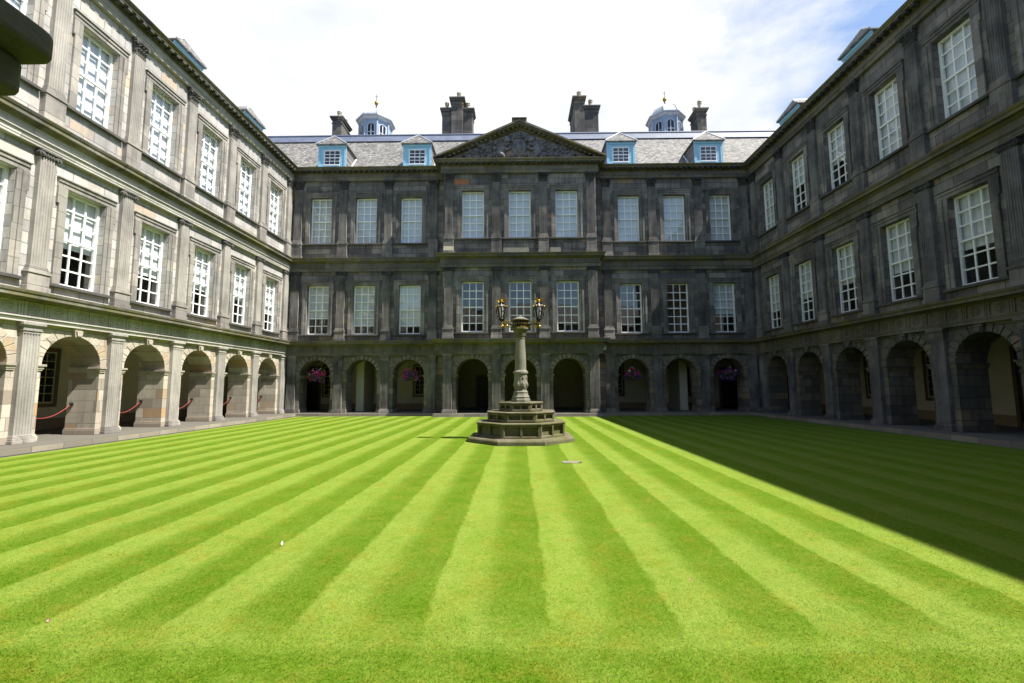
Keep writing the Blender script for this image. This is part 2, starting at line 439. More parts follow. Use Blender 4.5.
# ------------------------------------------------------------------ mesh helpers
# local frame of a façade: u to the right, d out of the wall towards the viewer, z up   (x = u, y = -d)
class MB:
    def __init__(self):
        self.v = []; self.f = []
    def add(self, pts, faces):
        o = len(self.v)
        self.v += [(p[0], -p[1], p[2]) for p in pts]
        self.f += [tuple(i + o for i in f) for f in faces]
        return self
    def box(self, u0, u1, d0, d1, z0, z1):
        return self.add([(u0, d0, z0), (u1, d0, z0), (u1, d1, z0), (u0, d1, z0), (u0, d0, z1), (u1, d0, z1), (u1, d1, z1), (u0, d1, z1)],
                 [(0, 3, 2, 1), (4, 5, 6, 7), (0, 1, 5, 4), (2, 3, 7, 6), (1, 2, 6, 5), (3, 0, 4, 7)])
    def frustum(self, u, d, z0, z1, w0, dd0, w1, dd1):
        p = [(u - w0, d - dd0, z0), (u + w0, d - dd0, z0), (u + w0, d + dd0, z0), (u - w0, d + dd0, z0),
             (u - w1, d - dd1, z1), (u + w1, d - dd1, z1), (u + w1, d + dd1, z1), (u - w1, d + dd1, z1)]
        return self.add(p, [(0, 3, 2, 1), (4, 5, 6, 7), (0, 1, 5, 4), (2, 3, 7, 6), (1, 2, 6, 5), (3, 0, 4, 7)])
    def quad(self, a, b, c, d):
        return self.add([a, b, c, d], [(0, 1, 2, 3)])
    def extrude_u(self, prof, u0, u1):           # closed profile of (d,z)
        n = len(prof)
        pts = [(u0, d, z) for d, z in prof] + [(u1, d, z) for d, z in prof]
        fs = [(i, (i + 1) % n, n + (i + 1) % n, n + i) for i in range(n)]
        fs += [tuple(range(n - 1, -1, -1)), tuple(range(n, 2 * n))]
        return self.add(pts, fs)
    def extrude_z(self, poly, z0, z1):           # closed polygon of (u,d)
        n = len(poly)
        pts = [(u, d, z0) for u, d in poly] + [(u, d, z1) for u, d in poly]
        fs = [(i, (i + 1) % n, n + (i + 1) % n, n + i) for i in range(n)]
        fs += [tuple(range(n - 1, -1, -1)), tuple(range(n, 2 * n))]
        return self.add(pts, fs)
    def extrude_d(self, poly, d0, d1):           # closed polygon of (u,z)
        n = len(poly)
        pts = [(u, d0, z) for u, z in poly] + [(u, d1, z) for u, z in poly]
        fs = [(i, (i + 1) % n, n + (i + 1) % n, n + i) for i in range(n)]
        fs += [tuple(range(n - 1, -1, -1)), tuple(range(n, 2 * n))]
        return self.add(pts, fs)
    def sweep(self, prof, path, n_start=None, n_end=None, closed_prof=False):
        """profile (offset, z) swept along a plan path (u,d), mitred; offset is to the left-hand/outward side"""
        nrm = []
        for a, b in zip(path[:-1], path[1:]):
            t = Vector((b[0] - a[0], b[1] - a[1])).normalized()
            nrm.append(Vector((-t.y, t.x)))
        rings = []
        for i, p in enumerate(path):
            n1 = nrm[i - 1] if i > 0 else (Vector(n_start) if n_start else nrm[0])
            n2 = nrm[i] if i < len(nrm) else (Vector(n_end) if n_end else nrm[-1])
            mv = (n1 + n2) / (1 + n1.dot(n2))
            rings.append([(p[0] + mv.x * o, p[1] + mv.y * o, z) for o, z in prof])
        n = len(prof)
        pts = [q for r in rings for q in r]
        fs = []
        for k in range(len(path) - 1):
            for i in range(n if closed_prof else n - 1):
                j = (i + 1) % n
                fs.append((k * n + i, k * n + j, (k + 1) * n + j, (k + 1) * n + i))
        return self.add(pts, fs)
    def lathe(self, prof, u=0, d=0, n=16, ang=0.0):        # profile of (r,z), round a vertical axis
        pts = []; fs = []
        for r, z in prof:
            for k in range(n):
                a = ang + 2 * PI * k / n
                pts.append((u + r * math.cos(a), d + r * math.sin(a), z))
        for i in range(len(prof) - 1):
            for k in range(n):
                k2 = (k + 1) % n
                fs.append((i * n + k, i * n + k2, (i + 1) * n + k2, (i + 1) * n + k))
        fs.append(tuple(range(n - 1, -1, -1)))
        fs.append(tuple(range((len(prof) - 1) * n, len(prof) * n)))
        return self.add(pts, fs)
    def cyl_d(self, u, z, d0, d1, r, n=12):
        return self.extrude_d([(u + r * math.cos(2 * PI * k / n), z + r * math.sin(2 * PI * k / n)) for k in range(n)], d0, d1)
    def tube(self, pts, r, n=6):
        pts = [Vector(p) for p in pts]
        rings = []
        for i, p in enumerate(pts):
            t = (pts[min(i + 1, len(pts) - 1)] - pts[max(i - 1, 0)]).normalized()
            a = t.cross(Vector((0, 0, 1)))
            if a.length < 1e-3: a = t.cross(Vector((1, 0, 0)))
            a.normalize(); b = t.cross(a)
            rr = r[i] if isinstance(r, (list, tuple)) else r
            rings.append([tuple(p + a * rr * math.cos(2 * PI * k / n) + b * rr * math.sin(2 * PI * k / n)) for k in range(n)])
        q = [x for rg in rings for x in rg]
        fs = [(i * n + k, i * n + (k + 1) % n, (i + 1) * n + (k + 1) % n, (i + 1) * n + k) for i in range(len(pts) - 1) for k in range(n)]
        fs += [tuple(range(n - 1, -1, -1)), tuple(range((len(pts) - 1) * n, len(pts) * n))]
        return self.add(q, fs)
    def blob(self, u, d, z, ru, rd, rz, seg=8, rings=5, rot=0.0):
        pts = []; fs = []
        for i in range(rings + 1):
            th = PI * i / rings
            for k in range(seg):
                a = 2 * PI * k / seg
                x = ru * math.sin(th) * math.cos(a); zz = rz * math.cos(th); y = rd * math.sin(th) * math.sin(a)
                pts.append((u + x * math.cos(rot) - zz * math.sin(rot), d + y, z + x * math.sin(rot) + zz * math.cos(rot)))
        for i in range(rings):
            for k in range(seg):
                k2 = (k + 1) % seg
                fs.append((i * seg + k, i * seg + k2, (i + 1) * seg + k2, (i + 1) * seg + k))
        return self.add(pts, fs)
    def mesh(self, name, mats, bevel=0.0, smooth=False, fix=True):
        me = bpy.data.meshes.new(name)
        me.from_pydata(self.v, [], self.f)
        me.update()
        for mt in (mats if isinstance(mats, (list, tuple)) else [mats]):
            me.materials.append(mt)
        if fix:
            bm = bmesh.new(); bm.from_mesh(me)
            bmesh.ops.recalc_face_normals(bm, faces=bm.faces)
            bm.to_mesh(me); bm.free()
        if smooth:
            me.polygons.foreach_set('use_smooth', [True] * len(me.polygons))
        return me
    def build(self, name, mats, parent=None, loc=(0, 0, 0), smooth=False, fix=True):
        return link(name, self.mesh(name, mats, smooth=smooth, fix=fix), parent, loc)

def link(name, me, parent=None, loc=(0, 0, 0)):
    o = bpy.data.objects.new(name, me)
    COL.objects.link(o)
    o.location = (loc[0], -loc[1], loc[2])       # loc is given as (u, d, z)
    if parent: o.parent = parent
    return o

def bevel(o, w=0.01, seg=1):
    md = o.modifiers.new('bevel', 'BEVEL')
    md.width = w; md.segments = seg; md.limit_method = 'ANGLE'; md.angle_limit = R(40)
    return o

def thing(name, label, cat, loc=(0, 0, 0), rotz=0.0, group=None):
    o = bpy.data.objects.new(name, None)
    o.empty_display_size = 0.3
    COL.objects.link(o)
    o.location = loc; o.rotation_euler = (0, 0, rotz)
    o['label'] = label; o['category'] = cat
    if group: o['group'] = group
    return o

def tag(o, label=None, cat=None, group=None, kind=None):
    for k, v in (('label', label), ('category', cat), ('group', group), ('kind', kind)):
        if v: o[k] = v
    return o

def copy_part(o, parent, loc=None):
    c = o.copy(); COL.objects.link(c); c.parent = parent
    if loc is not None: c.location = (loc[0], -loc[1], loc[2])
    for ch in list(o.children):
        k = ch.copy(); COL.objects.link(k); k.parent = c
    return c

# ------------------------------------------------------------------ measurements (metres)
CX = 0.15                 # middle of the court
XL, XR = -14.54, 14.84    # faces of the side wings
YB = 28.02                # face of the far range
PAV_D, PAV_W = 0.90, 4.72
HALF = (XR - XL) / 2
B_SIDE = 2.886
Z_MB, Z_MT, Z_UB, Z_UT = 4.84, 7.97, 10.67, 13.71
WW = 1.37
PASS_D = -3.8

# ------------------------------------------------------------------ ground, paving, lawn
gm = MB(); gm.quad((-1500, 1500, -0.30), (1500, 1500, -0.30), (1500, -1500, -0.30), (-1500, -1500, -0.30))
tag(gm.build('ground', M['hole']), kind='structure')

LX0, LX1, LY0, LY1, LYP = -13.12, 13.55, 1.55, 27.08, 26.25
PVX = 5.15
lawn_poly = [(LX0, -LY0), (LX1, -LY0), (LX1, -LY1), (CX + PVX, -LY1), (CX + PVX, -LYP), (CX - PVX, -LYP), (CX - PVX, -LY1), (LX0, -LY1)]
lm = MB()
lm.add([(u, d, -0.16) for u, d in lawn_poly], [tuple(range(8))])
lawn = lm.build('lawn', M['turf'], fix=False)
tag(lawn, kind='structure')

gt = MB()      # stone channel between turf and kerb, 1 cm below the turf
G = 0.30
for a in [(LX0 - G, LX0, LY0, LY1 + G), (LX1, LX1 + G, LY0, LY1 + G)]:
    gt.box(a[0], a[1], -a[2], -a[3], -0.28, -0.175)
gt.box(LX0, CX - PVX, -LY1, -(LY1 + G), -0.28, -0.175)
gt.box(CX + PVX, LX1, -LY1, -(LY1 + G), -0.28, -0.175)
gt.box(CX - PVX, CX + PVX, -LYP, -(LYP + G), -0.28, -0.175)
tag(gt.build('gutter', M['kerb']), kind='structure')
dcn = MB(); dcn.box(LX0 - G - .0, LX0 - G + .12, -LY0, -(LY1 + .2), -.174, -.165)  # narrow dark strip lying along the foot of the left kerb
tag(dcn.build('kerb_strip', M['hole']), kind='structure')

pv = MB()
pv.box(-19.0, LX0 - G, -0.9, -32.2, -0.28, 0.0)
pv.box(LX1 + G, 19.3, -0.9, -32.2, -0.28, 0.0)
pv.box(LX0 - G, CX - PVX - 0.0, -(LY1 + G), -32.2, -0.28, 0.0)
pv.box(CX + PVX, LX1 + G, -(LY1 + G), -32.2, -0.28, 0.0)
pv.box(CX - PVX, CX + PVX, -(LYP + G), -36.0, -0.28, 0.0)
pv.box(LX0 - G, LX1 + G, 3.0, -(LY0 - 0.02), -0.28, 0.0)
tag(pv.build('pavement', M['paving']), kind='structure')

# short grass blades, dense where the camera is close
def grass():
    N = 330000
    # distance sampling ~ uniform in screen space
    inv = rng.random(N)
    y = 1.0 / (1.0 / 16.0 + inv * (1.0 / 2.0 - 1.0 / 16.0))
    x = (rng.random(N) * 2 - 1) * (y * 1.22 + 0.8)
    ok = (x > LX0 + 0.02) & (x < LX1 - 0.02) & (y > LY0 + .02)
    x, y = x[ok], y[ok]
    n = len(x)
    h = rng.uniform(0.004, 0.012, n)
    w = rng.uniform(0.0012, 0.0026, n) * (1 + y * 0.10)
    a = rng.random(n) * 2 * PI
    ln = rng.uniform(0.3, 1.3, n) * h
    b = rng.random(n) * 2 * PI
    v = np.empty((n, 3, 3), np.float32)
    v[:, 0, 0] = x - np.cos(a) * w; v[:, 0, 1] = y - np.sin(a) * w; v[:, 0, 2] = -0.161
    v[:, 1, 0] = x + np.cos(a) * w; v[:, 1, 1] = y + np.sin(a) * w; v[:, 1, 2] = -0.161
    v[:, 2, 0] = x + np.cos(b) * ln; v[:, 2, 1] = y + np.sin(b) * ln; v[:, 2, 2] = -0.161 + h
    me = bpy.data.meshes.new('lawn_grass')
    me.vertices.add(n * 3); me.vertices.foreach_set('co', v.reshape(-1))
    me.loops.add(n * 3); me.loops.foreach_set('vertex_index', np.arange(n * 3, dtype=np.int32))
    me.polygons.add(n); me.polygons.foreach_set('loop_start', np.arange(0, n * 3, 3, dtype=np.int32))
    me.update(); me.validate()
    me.materials.append(M['blade'])
    return link('lawn_grass', me)
tag(grass(), 'short mown grass blades of the striped lawn', 'grass', kind='stuff')

# ------------------------------------------------------------------ façade pieces
def wall_sheet(mb, u0, u1, z0, z1, holes, d_face, d_back):
    us = sorted({u0, u1, *[h[0] for h in holes], *[h[1] for h in holes]})
    zs = sorted({z0, z1, *[h[2] for h in holes], *[h[3] for h in holes]})
    def hole(u, z): return any(h[0] < u < h[1] and h[2] < z < h[3] for h in holes)
    for a, b in zip(us[:-1], us[1:]):
        for c, e in zip(zs[:-1], zs[1:]):
            if hole((a + b) / 2, (c + e) / 2): continue
            for d in (d_face, d_back):
                mb.quad((a, d, c), (b, d, c), (b, d, e), (a, d, e))
    for h in holes:
        a, b, c, e = h
        mb.quad((a, d_face, c), (a, d_back, c), (a, d_back, e), (a, d_face, e))
        mb.quad((b, d_face, c), (b, d_back, c), (b, d_back, e), (b, d_face, e))
        mb.quad((a, d_face, c), (b, d_face, c), (b, d_back, c), (a, d_back, c))
        mb.quad((a, d_face, e), (b, d_face, e), (b, d_back, e), (a, d_back, e))
    mb.quad((u0, d_face, z0), (u0, d_back, z0), (u0, d_back, z1), (u0, d_face, z1))
    mb.quad((u1, d_face, z0), (u1, d_back, z0), (u1, d_back, z1), (u1, d_face, z1))

AR, SPRING, ARCH_TOP = 0.97, 2.30, 3.76
PIER = 1.05
def arch_panel(mb, c, r, ztop, d_face, d_back, spring=SPRING, n=20):
    pts = [(c + r * math.cos(PI * k / n), spring + r * math.sin(PI * k / n)) for k in range(n + 1)]
    for (a, za), (b, zb) in zip(pts[:-1], pts[1:]):
        for d in (d_face, d_back):
            mb.quad((a, d, za), (b, d, zb), (b, d, ztop), (a, d, ztop))
        mb.quad((a, d_face, za), (b, d_face, zb), (b, d_back, zb), (a, d_back, za))

def arch_trim_mesh(name, mat, gap=.012, proud=.016):
    """voussoirs, keystone and the imposts either side of one arch (origin at pavement under its middle)"""
    mb = MB()
    nv = 13
    for k in range(nv):
        if k == nv // 2: continue
        a0 = PI * k / nv + gap; a1 = PI * (k + 1) / nv - gap
        ro = AR + (0.30 if k % 2 == 0 else 0.27)
        poly = []
        for a in np.linspace(a0, a1, 4): poly.append(((AR + 0.002) * math.cos(a), SPRING + (AR + 0.002) * math.sin(a)))
        for a in np.linspace(a1, a0, 4): poly.append((min(max(ro * math.cos(a), -1.4), 1.4), min(SPRING + ro * math.sin(a), 3.525)))
        mb.extrude_d(poly, -0.02, proud)
    mb.extrude_d([(-0.10, SPRING + AR - 0.03), (0.10, SPRING + AR - 0.03), (0.15, 3.525), (-0.15, 3.525)], -0.04, 0.12)
    mb.extrude_d([(-0.07, SPRING + AR + 0.0), (0.07, SPRING + AR + 0.0), (0.11, 3.44), (-0.11, 3.44)], 0.12, 0.17)
    imps = []
    for s in (-1, 1):
        im = MB()
        for (z0, z1, e) in ((2.12, 2.17, 0.025), (2.17, 2.25, 0.045), (2.25, 2.31, 0.085)):
            u0, u1 = s * (AR - e), s * (AR + 0.19)
            im.box(min(u0, u1), max(u0, u1), -PIER - 0.02, e + 0.01, z0, z1)
        imps.append(im.mesh('impost', mat))
        im = MB()
        for (z0, z1, e) in ((0.0, 0.16, 0.05), (0.16, 0.21, 0.03)):
            u0, u1 = s * (AR - e), s * (AR + 0.19)
            im.box(min(u0, u1), max(u0, u1), -PIER - 0.02, e, z0, z1)
        imps.append(im.mesh('plinth', mat))
    return mb.mesh(name, mat), imps
def arch_trim(tm, parent, u, d):
    o = bevel(link('archivolt', tm[0], parent, (u, d, 0)), .006)
    for me in tm[1]: bevel(link(me.name.split('.')[0], me, o), .006)

def fluted(mb, w, d0, d1, z0, z1, nf=6, depth=0.035):
    """one pilaster shaft with flutes on its face"""
    pts = [(-w / 2, d0), (w / 2, d0), (w / 2, d1)]
    fillet = w * 0.045
    fw = (w - fillet * (nf + 1)) / nf
    u = w / 2 - fillet
    for k in range(nf):
        pts += [(u, d1)]
        for s in (0.2, 0.5, 0.8):
            pts.append((u - fw * s, d1 - depth * math.sin(PI * s)))
        pts.append((u - fw, d1))
        u -= fw + fillet
    pts.append((-w / 2, d1))
    mb.extrude_z(pts, z0, z1)

PW = 0.50
def doric_pilaster():
    s = MB(); fluted(s, PW, 0.0, 0.15, 0.24, 3.20)
    c = MB()
    c.box(-PW / 2 - .005, PW / 2 + .005, 0, 0.155, 3.20, 3.28); c.box(-PW / 2 - .03, PW / 2 + .03, 0, 0.18, 3.28, 3.31)
    c.box(-PW / 2 - .01, PW / 2 + .01, 0, 0.165, 3.31, 3.39); c.frustum(0, 0.09, 3.39, 3.45, .27, .09, .31, .12)
    c.box(-PW / 2 - .075, PW / 2 + .075, 0, 0.225, 3.45, 3.527)
    p = MB()
    p.box(-PW / 2 - .08, PW / 2 + .08, 0, 0.23, 0.0, 0.10); p.box(-PW / 2 - .055, PW / 2 + .055, 0, 0.205, 0.10, 0.16)
    p.box(-PW / 2 - .035, PW / 2 + .035, 0, 0.185, 0.16, 0.20); p.box(-PW / 2 - .015, PW / 2 + .015, 0, 0.165, 0.20, 0.24)
    return s, c, p
def ionic_pilaster():
    s = MB(); fluted(s, PW - .02, 0.0, 0.14, 5.24, 8.60)
    c = MB()
    c.box(-.25, .25, 0, .15, 8.60, 8.64)
    c.box(-.24, .24, 0, .17, 8.64, 8.76)
    for sgn in (-1, 1):
        c.cyl_d(sgn * .255, 8.685, 0.0, .20, .085, 14)
        c.cyl_d(sgn * .255, 8.685, 0.2, .225, .04, 10)
    for k in range(5): c.blob(-.16 + .08 * k, .165, 8.69, .035, .03, .05, 6, 4)
    c.box(-.31, .31, 0, .215, 8.768, 8.827)
    p = MB()
    p.box(-.34, .34, 0, .22, 4.452, 4.62); p.box(-.315, .315, 0, .19, 4.62, 5.00); p.box(-.345, .345, 0, .22, 5.00, 5.06)
    p.box(-.30, .30, 0, .19, 5.06, 5.13); p.box(-.28, .28, 0, .17, 5.13, 5.18); p.box(-.265, .265, 0, .155, 5.18, 5.24)
    return s, c, p
def corinthian_pilaster():
    s = MB(); fluted(s, PW - .03, 0.0, 0.14, 10.88, 14.22)
    c = MB()
    c.box(-.245, .245, 0, .15, 14.22, 14.26)
    c.frustum(0, .07, 14.26, 14.68, .21, .07, .245, .10)
    for row, (zz, n, wd, pr, hh) in enumerate(((14.27, 4, .058, .05, .19), (14.40, 3, .066, .075, .20), (14.52, 4, .052, .10, .15))):
        for k in range(n):
            u = -.21 + .42 * (k + .5) / n
            c.add([(u - wd * .8, .14, zz), (u + wd * .8, .14, zz), (u + wd, .15 + pr * .4, zz + hh * .6), (u - wd, .15 + pr * .4, zz + hh * .6),
                   (u + wd * .5, .16 + pr, zz + hh), (u - wd * .5, .16 + pr, zz + hh), (u, .17 + pr * 1.2, zz + hh * .82)],
                  [(0, 1, 2, 3), (3, 2, 4, 5), (5, 4, 6), (3, 5, 6), (4, 2, 6), (2, 3, 6)])
        for sgn in (-1, 1):
            c.blob(sgn * (.225 + row * .012), .10, zz + hh * .55, .04, .06, .085, 6, 4)
    for sgn in (-1, 1): c.cyl_d(sgn * .265, 14.63, .10, .235, .055, 10)
    c.blob(0, .2, 14.69, .05, .05, .05, 6, 4)
    c.box(-.315, .315, 0, .215, 14.70, 14.797)
    p = MB()
    p.box(-.34, .34, 0, .22, 9.682, 9.86); p.box(-.315, .315, 0, .19, 9.86, 10.58); p.box(-.345, .345, 0, .22, 10.58, 10.66)
    p.box(-.30, .30, 0, .19, 10.66, 10.76); p.box(-.28, .28, 0, .17, 10.76, 10.82); p.box(-.26, .26, 0, .155, 10.82, 10.88)
    return s, c, p

def pilaster_set(kind, parent, us, d, style):
    fn = {'doric': doric_pilaster, 'ionic': ionic_pilaster, 'corinthian': corinthian_pilaster}[kind]
    s, c, p = fn()
    key = 'pilaster mesh ' + kind + style
    if key not in CACHE:
        CACHE[key] = (s.mesh('pilaster', M[style + '_pilaster']), c.mesh('capital', M[style + '_capital'] if kind != 'doric' else M[style + '_pilaster']),
                      p.mesh('pedestal', M[style + '_surround']))
    ms, mc, mp = CACHE[key]
    for u in us:
        o = link('pilaster', ms, parent, (u, d, 0))
        link('capital', mc, o)
        bevel(link('pedestal', mp, o), 0.008)
CACHE = {}

# windows: white sash frame as the part, pane and blind as its sub-parts; origin at the middle of the opening's foot
def sash_meshes(h):
    key = ('sash', h)
    if key in CACHE: return CACHE[key]
    hw = WW / 2
    fr = MB()
    fr.box(-hw, -hw + .075, -.30, -.20, 0, h); fr.box(hw - .075, hw, -.30, -.20, 0, h)
    fr.box(-hw + .075, hw - .075, -.30, -.20, h - .07, h); fr.box(-hw + .075, hw - .075, -.30, -.19, 0, .10)
    mid = h * .5
    fr.box(-hw + .075, hw - .075, -.285, -.205, mid - .035, mid + .035)
    iw = WW - .15
    for k in (1, 2):
        u = -hw + .075 + iw * k / 3
        fr.box(u - .027, u + .027, -.275, -.232, .10, mid - .035); fr.box(u - .027, u + .027, -.262, -.215, mid + .035, h - .07)
    zs = []
    for lo, hi, d0, d1 in ((.10, mid - .035, -.274, -.233), (mid + .035, h - .07, -.261, -.216)):
        for k in (1, 2):
            z = lo + (hi - lo) * k / 3
            fr.box(-hw + .075, hw - .075, d0, d1, z - .026, z + .026)
        zs.append((lo, hi))
    frm = fr.mesh('window', M['white'])
    panes = []
    for var in range(5):
        g = MB()
        for (lo, hi), dg in zip(zs, (-.254, -.239)):
            for i in range(3):
                for j in range(3):
                    u0 = -hw + .075 + iw * i / 3; u1 = u0 + iw / 3
                    z0 = lo + (hi - lo) * j / 3; z1 = lo + (hi - lo) * (j + 1) / 3
                    tu, tz = random.gauss(0, .004), random.gauss(0, .004)
                    g.quad((u0, dg - tu * .2 - tz * .25, z0), (u1, dg + tu * .2 - tz * .25, z0), (u1, dg + tu * .2 + tz * .25, z1), (u0, dg - tu * .2 + tz * .25, z1))
        panes.append(g.mesh('pane', M['glass'], fix=False))
    CACHE[key] = (frm, panes)
    return CACHE[key]
def blind_mesh(h, drop):
    key = ('blind', h, round(drop, 2))
    if key not in CACHE:
        b = MB()
        hw = WW / 2 - .03
        z0 = h - h * drop + .04
        n = 8
        us = np.linspace(-hw, hw, n + 1)
        for a, c in zip(us[:-1], us[1:]):
            f = lambda u: -.345 + .006 * math.sin(u * 9 + drop * 30)
            b.quad((a, f(a), z0), (c, f(c), z0), (c, f(c), h), (a, f(a), h))
        if drop < .97: b.box(-hw, hw, -.355, -.335, z0 - .035, z0 - .001)
        CACHE[key] = b.mesh('blind', M['blind'], fix=False)
    return CACHE[key]
def surround_mesh(h, style):
    key = ('surround', h, style)
    if key not in CACHE:
        s = MB(); hw = WW / 2
        # two fasciae, ears at the head, moulded hood and sill
        for sg in (-1, 1):
            for a, b, dd in ((hw + .004, hw + .15, .045), (hw + .15, hw + .28, .075)):
                s.box(min(sg * a, sg * b), max(sg * a, sg * b), 0, dd, 0.0, h + .004)
            a, b = hw + .28, hw + .34
            s.box(min(sg * a, sg * b), max(sg * a, sg * b), 0, .074, h - .55, h + .004)
        s.box(-hw - .34, hw + .34, 0, .045, h + .004, h + .14); s.box(-hw - .34, hw + .34, 0, .075, h + .14, h + .26)
        s.box(-hw - .37, hw + .37, 0, .11, h + .26, h + .31)
        CACHE[key] = s.mesh('window_surround', M[style + '_surround'])
        q = MB()
        q.box(-hw - .38, hw + .38, 0, .13, -.10, -.002); q.box(-hw - .0, hw + .0, -.19, 0.0, -.05, .004)
        CACHE[('sill',)] = q.mesh('window_sill', M['sill'])
    return CACHE[key], CACHE[('sill',)]
NWIN = 0
def window(parent, u, d, z0, h, drop, style):
    global NWIN
    frm, panes = sash_meshes(h)
    o = link('window', frm, parent, (u, d, z0))
    link('pane', panes[NWIN % 5], o)
    NWIN += 1
    if drop > 0.02: link('blind', blind_mesh(h, drop), o)
    sm, sl_ = surround_mesh(h, style)
    bevel(link('window_surround', sm, parent, (u, d, z0)), .008)
    bevel(link('window_sill', sl_, parent, (u, d, z0)), .008)

# entablature profiles (projection, height), closed along the wall
def P_(pts): return pts
PROF1 = [(0, 3.53), (.165, 3.53), (.165, 3.60), (.18, 3.60), (.18, 3.66), (.215, 3.66), (.215, 3.70), (.155, 3.70), (.155, 4.12)]
PROF1C = [(.155, 4.12), (.18, 4.12), (.20, 4.15), (.25, 4.18), (.27, 4.20), (.51, 4.20), (.51, 4.30), (.54, 4.32), (.56, 4.39), (.56, 4.405), (0, 4.45)]
PROF2 = [(0, 8.83), (.165, 8.83), (.165, 8.91), (.18, 8.91), (.18, 8.99), (.195, 8.99), (.195, 9.04), (.23, 9.05), (.23, 9.08), (.16, 9.08), (.16, 9.34)]
PROF2C = [(.16, 9.34), (.19, 9.35), (.24, 9.40), (.26, 9.43), (.40, 9.43), (.40, 9.54), (.43, 9.56), (.46, 9.63), (.46, 9.645), (0, 9.68)]
PROF3 = [(0, 14.80), (.165, 14.80), (.165, 14.87), (.18, 14.87), (.18, 14.95), (.22, 14.96), (.22, 15.0), (.16, 15.0), (.16, 15.22)]
PROF3C = [(.16, 15.22), (.20, 15.24), (.20, 15.28), (.24, 15.28), (.24, 15.36), (.50, 15.36), (.50, 15.43), (.54, 15.45), (.59, 15.52), (.59, 15.545), (0, 15.56)]

def entablatures(parent, path, style, n_start, n_end, us_blocks, centre_d):
    for prof, profc, nm in ((PROF1, PROF1C, 'lower'), (PROF2, PROF2C, 'middle'), (PROF3, PROF3C, 'eaves')):
        mb = MB(); mb.sweep(prof, path, n_start, n_end)
        mb.build('entablature', M[style + '_entablature'], parent, fix=False)
        mb = MB(); mb.sweep(profc, path, n_start, n_end)
        mb.build('cornice', M[style + '_cornice'], parent, fix=False)
    # modillion blocks under the eaves, carved frieze over the arcade
    mo = MB(); fz = MB()
    for (a, b, d) in us_blocks:
        n = max(1, int(round((b - a) / .34)))
        for k in range(n):
            u = a + (b - a) * (k + .5) / n
            mo.box(u - .085, u + .085, d + .235, d + .485, 15.262, 15.358)
        n = max(1, int(round((b - a) / .361)))
        for k in range(n):
            u = a + (b - a) * (k + .5) / n
            if k % 2 == 0:
                for q in (-1, 0, 1): fz.box(u + q * .075 - .028, u + q * .075 + .028, d + .15, d + .19, 3.72, 4.08)
                fz.box(u - .13, u + .13, d + .15, d + .195, 4.08, 4.118)
            else:
                for rr, w0 in ((.13, .035), (.06, .035)):
                    for j in range(9):
                        a0 = 2 * PI * j / 9
                        fz.blob(u + rr * math.cos(a0), d + .16, 3.91 + rr * math.sin(a0), w0, .03, w0, 6, 3)
    mo.build('modillion_course', M[style + '_capital'], parent, fix=False)
    fz.build('carved_frieze', M[style + '_entablature'], parent, fix=False)

def roof(parent, path, n_start, n_end):
    prof = [(-.05, 15.56), (-.05, 15.60), (-.86, 15.60)]
    mb = MB(); mb.sweep(prof, path, n_start, n_end); mb.build('roof_gutter', M['lead'], parent, fix=False)
    prof = [(-.86, 15.60), (-4.76, 20.16)]
    mb = MB(); mb.sweep(prof, path, n_start, n_end); mb.build('roof', M['slate'], parent, fix=False)
    prof = [(-4.70, 20.16), (-4.66, 20.20), (-4.72, 20.24), (-5.02, 20.80), (-4.98, 20.86), (-5.02, 20.93), (-5.15, 20.95), (-9.5, 21.0), (-9.5, 15.6)]
    mb = MB(); mb.sweep(prof, path, n_start, n_end); mb.build('ridge_flashing', M['lead'], parent, fix=False)

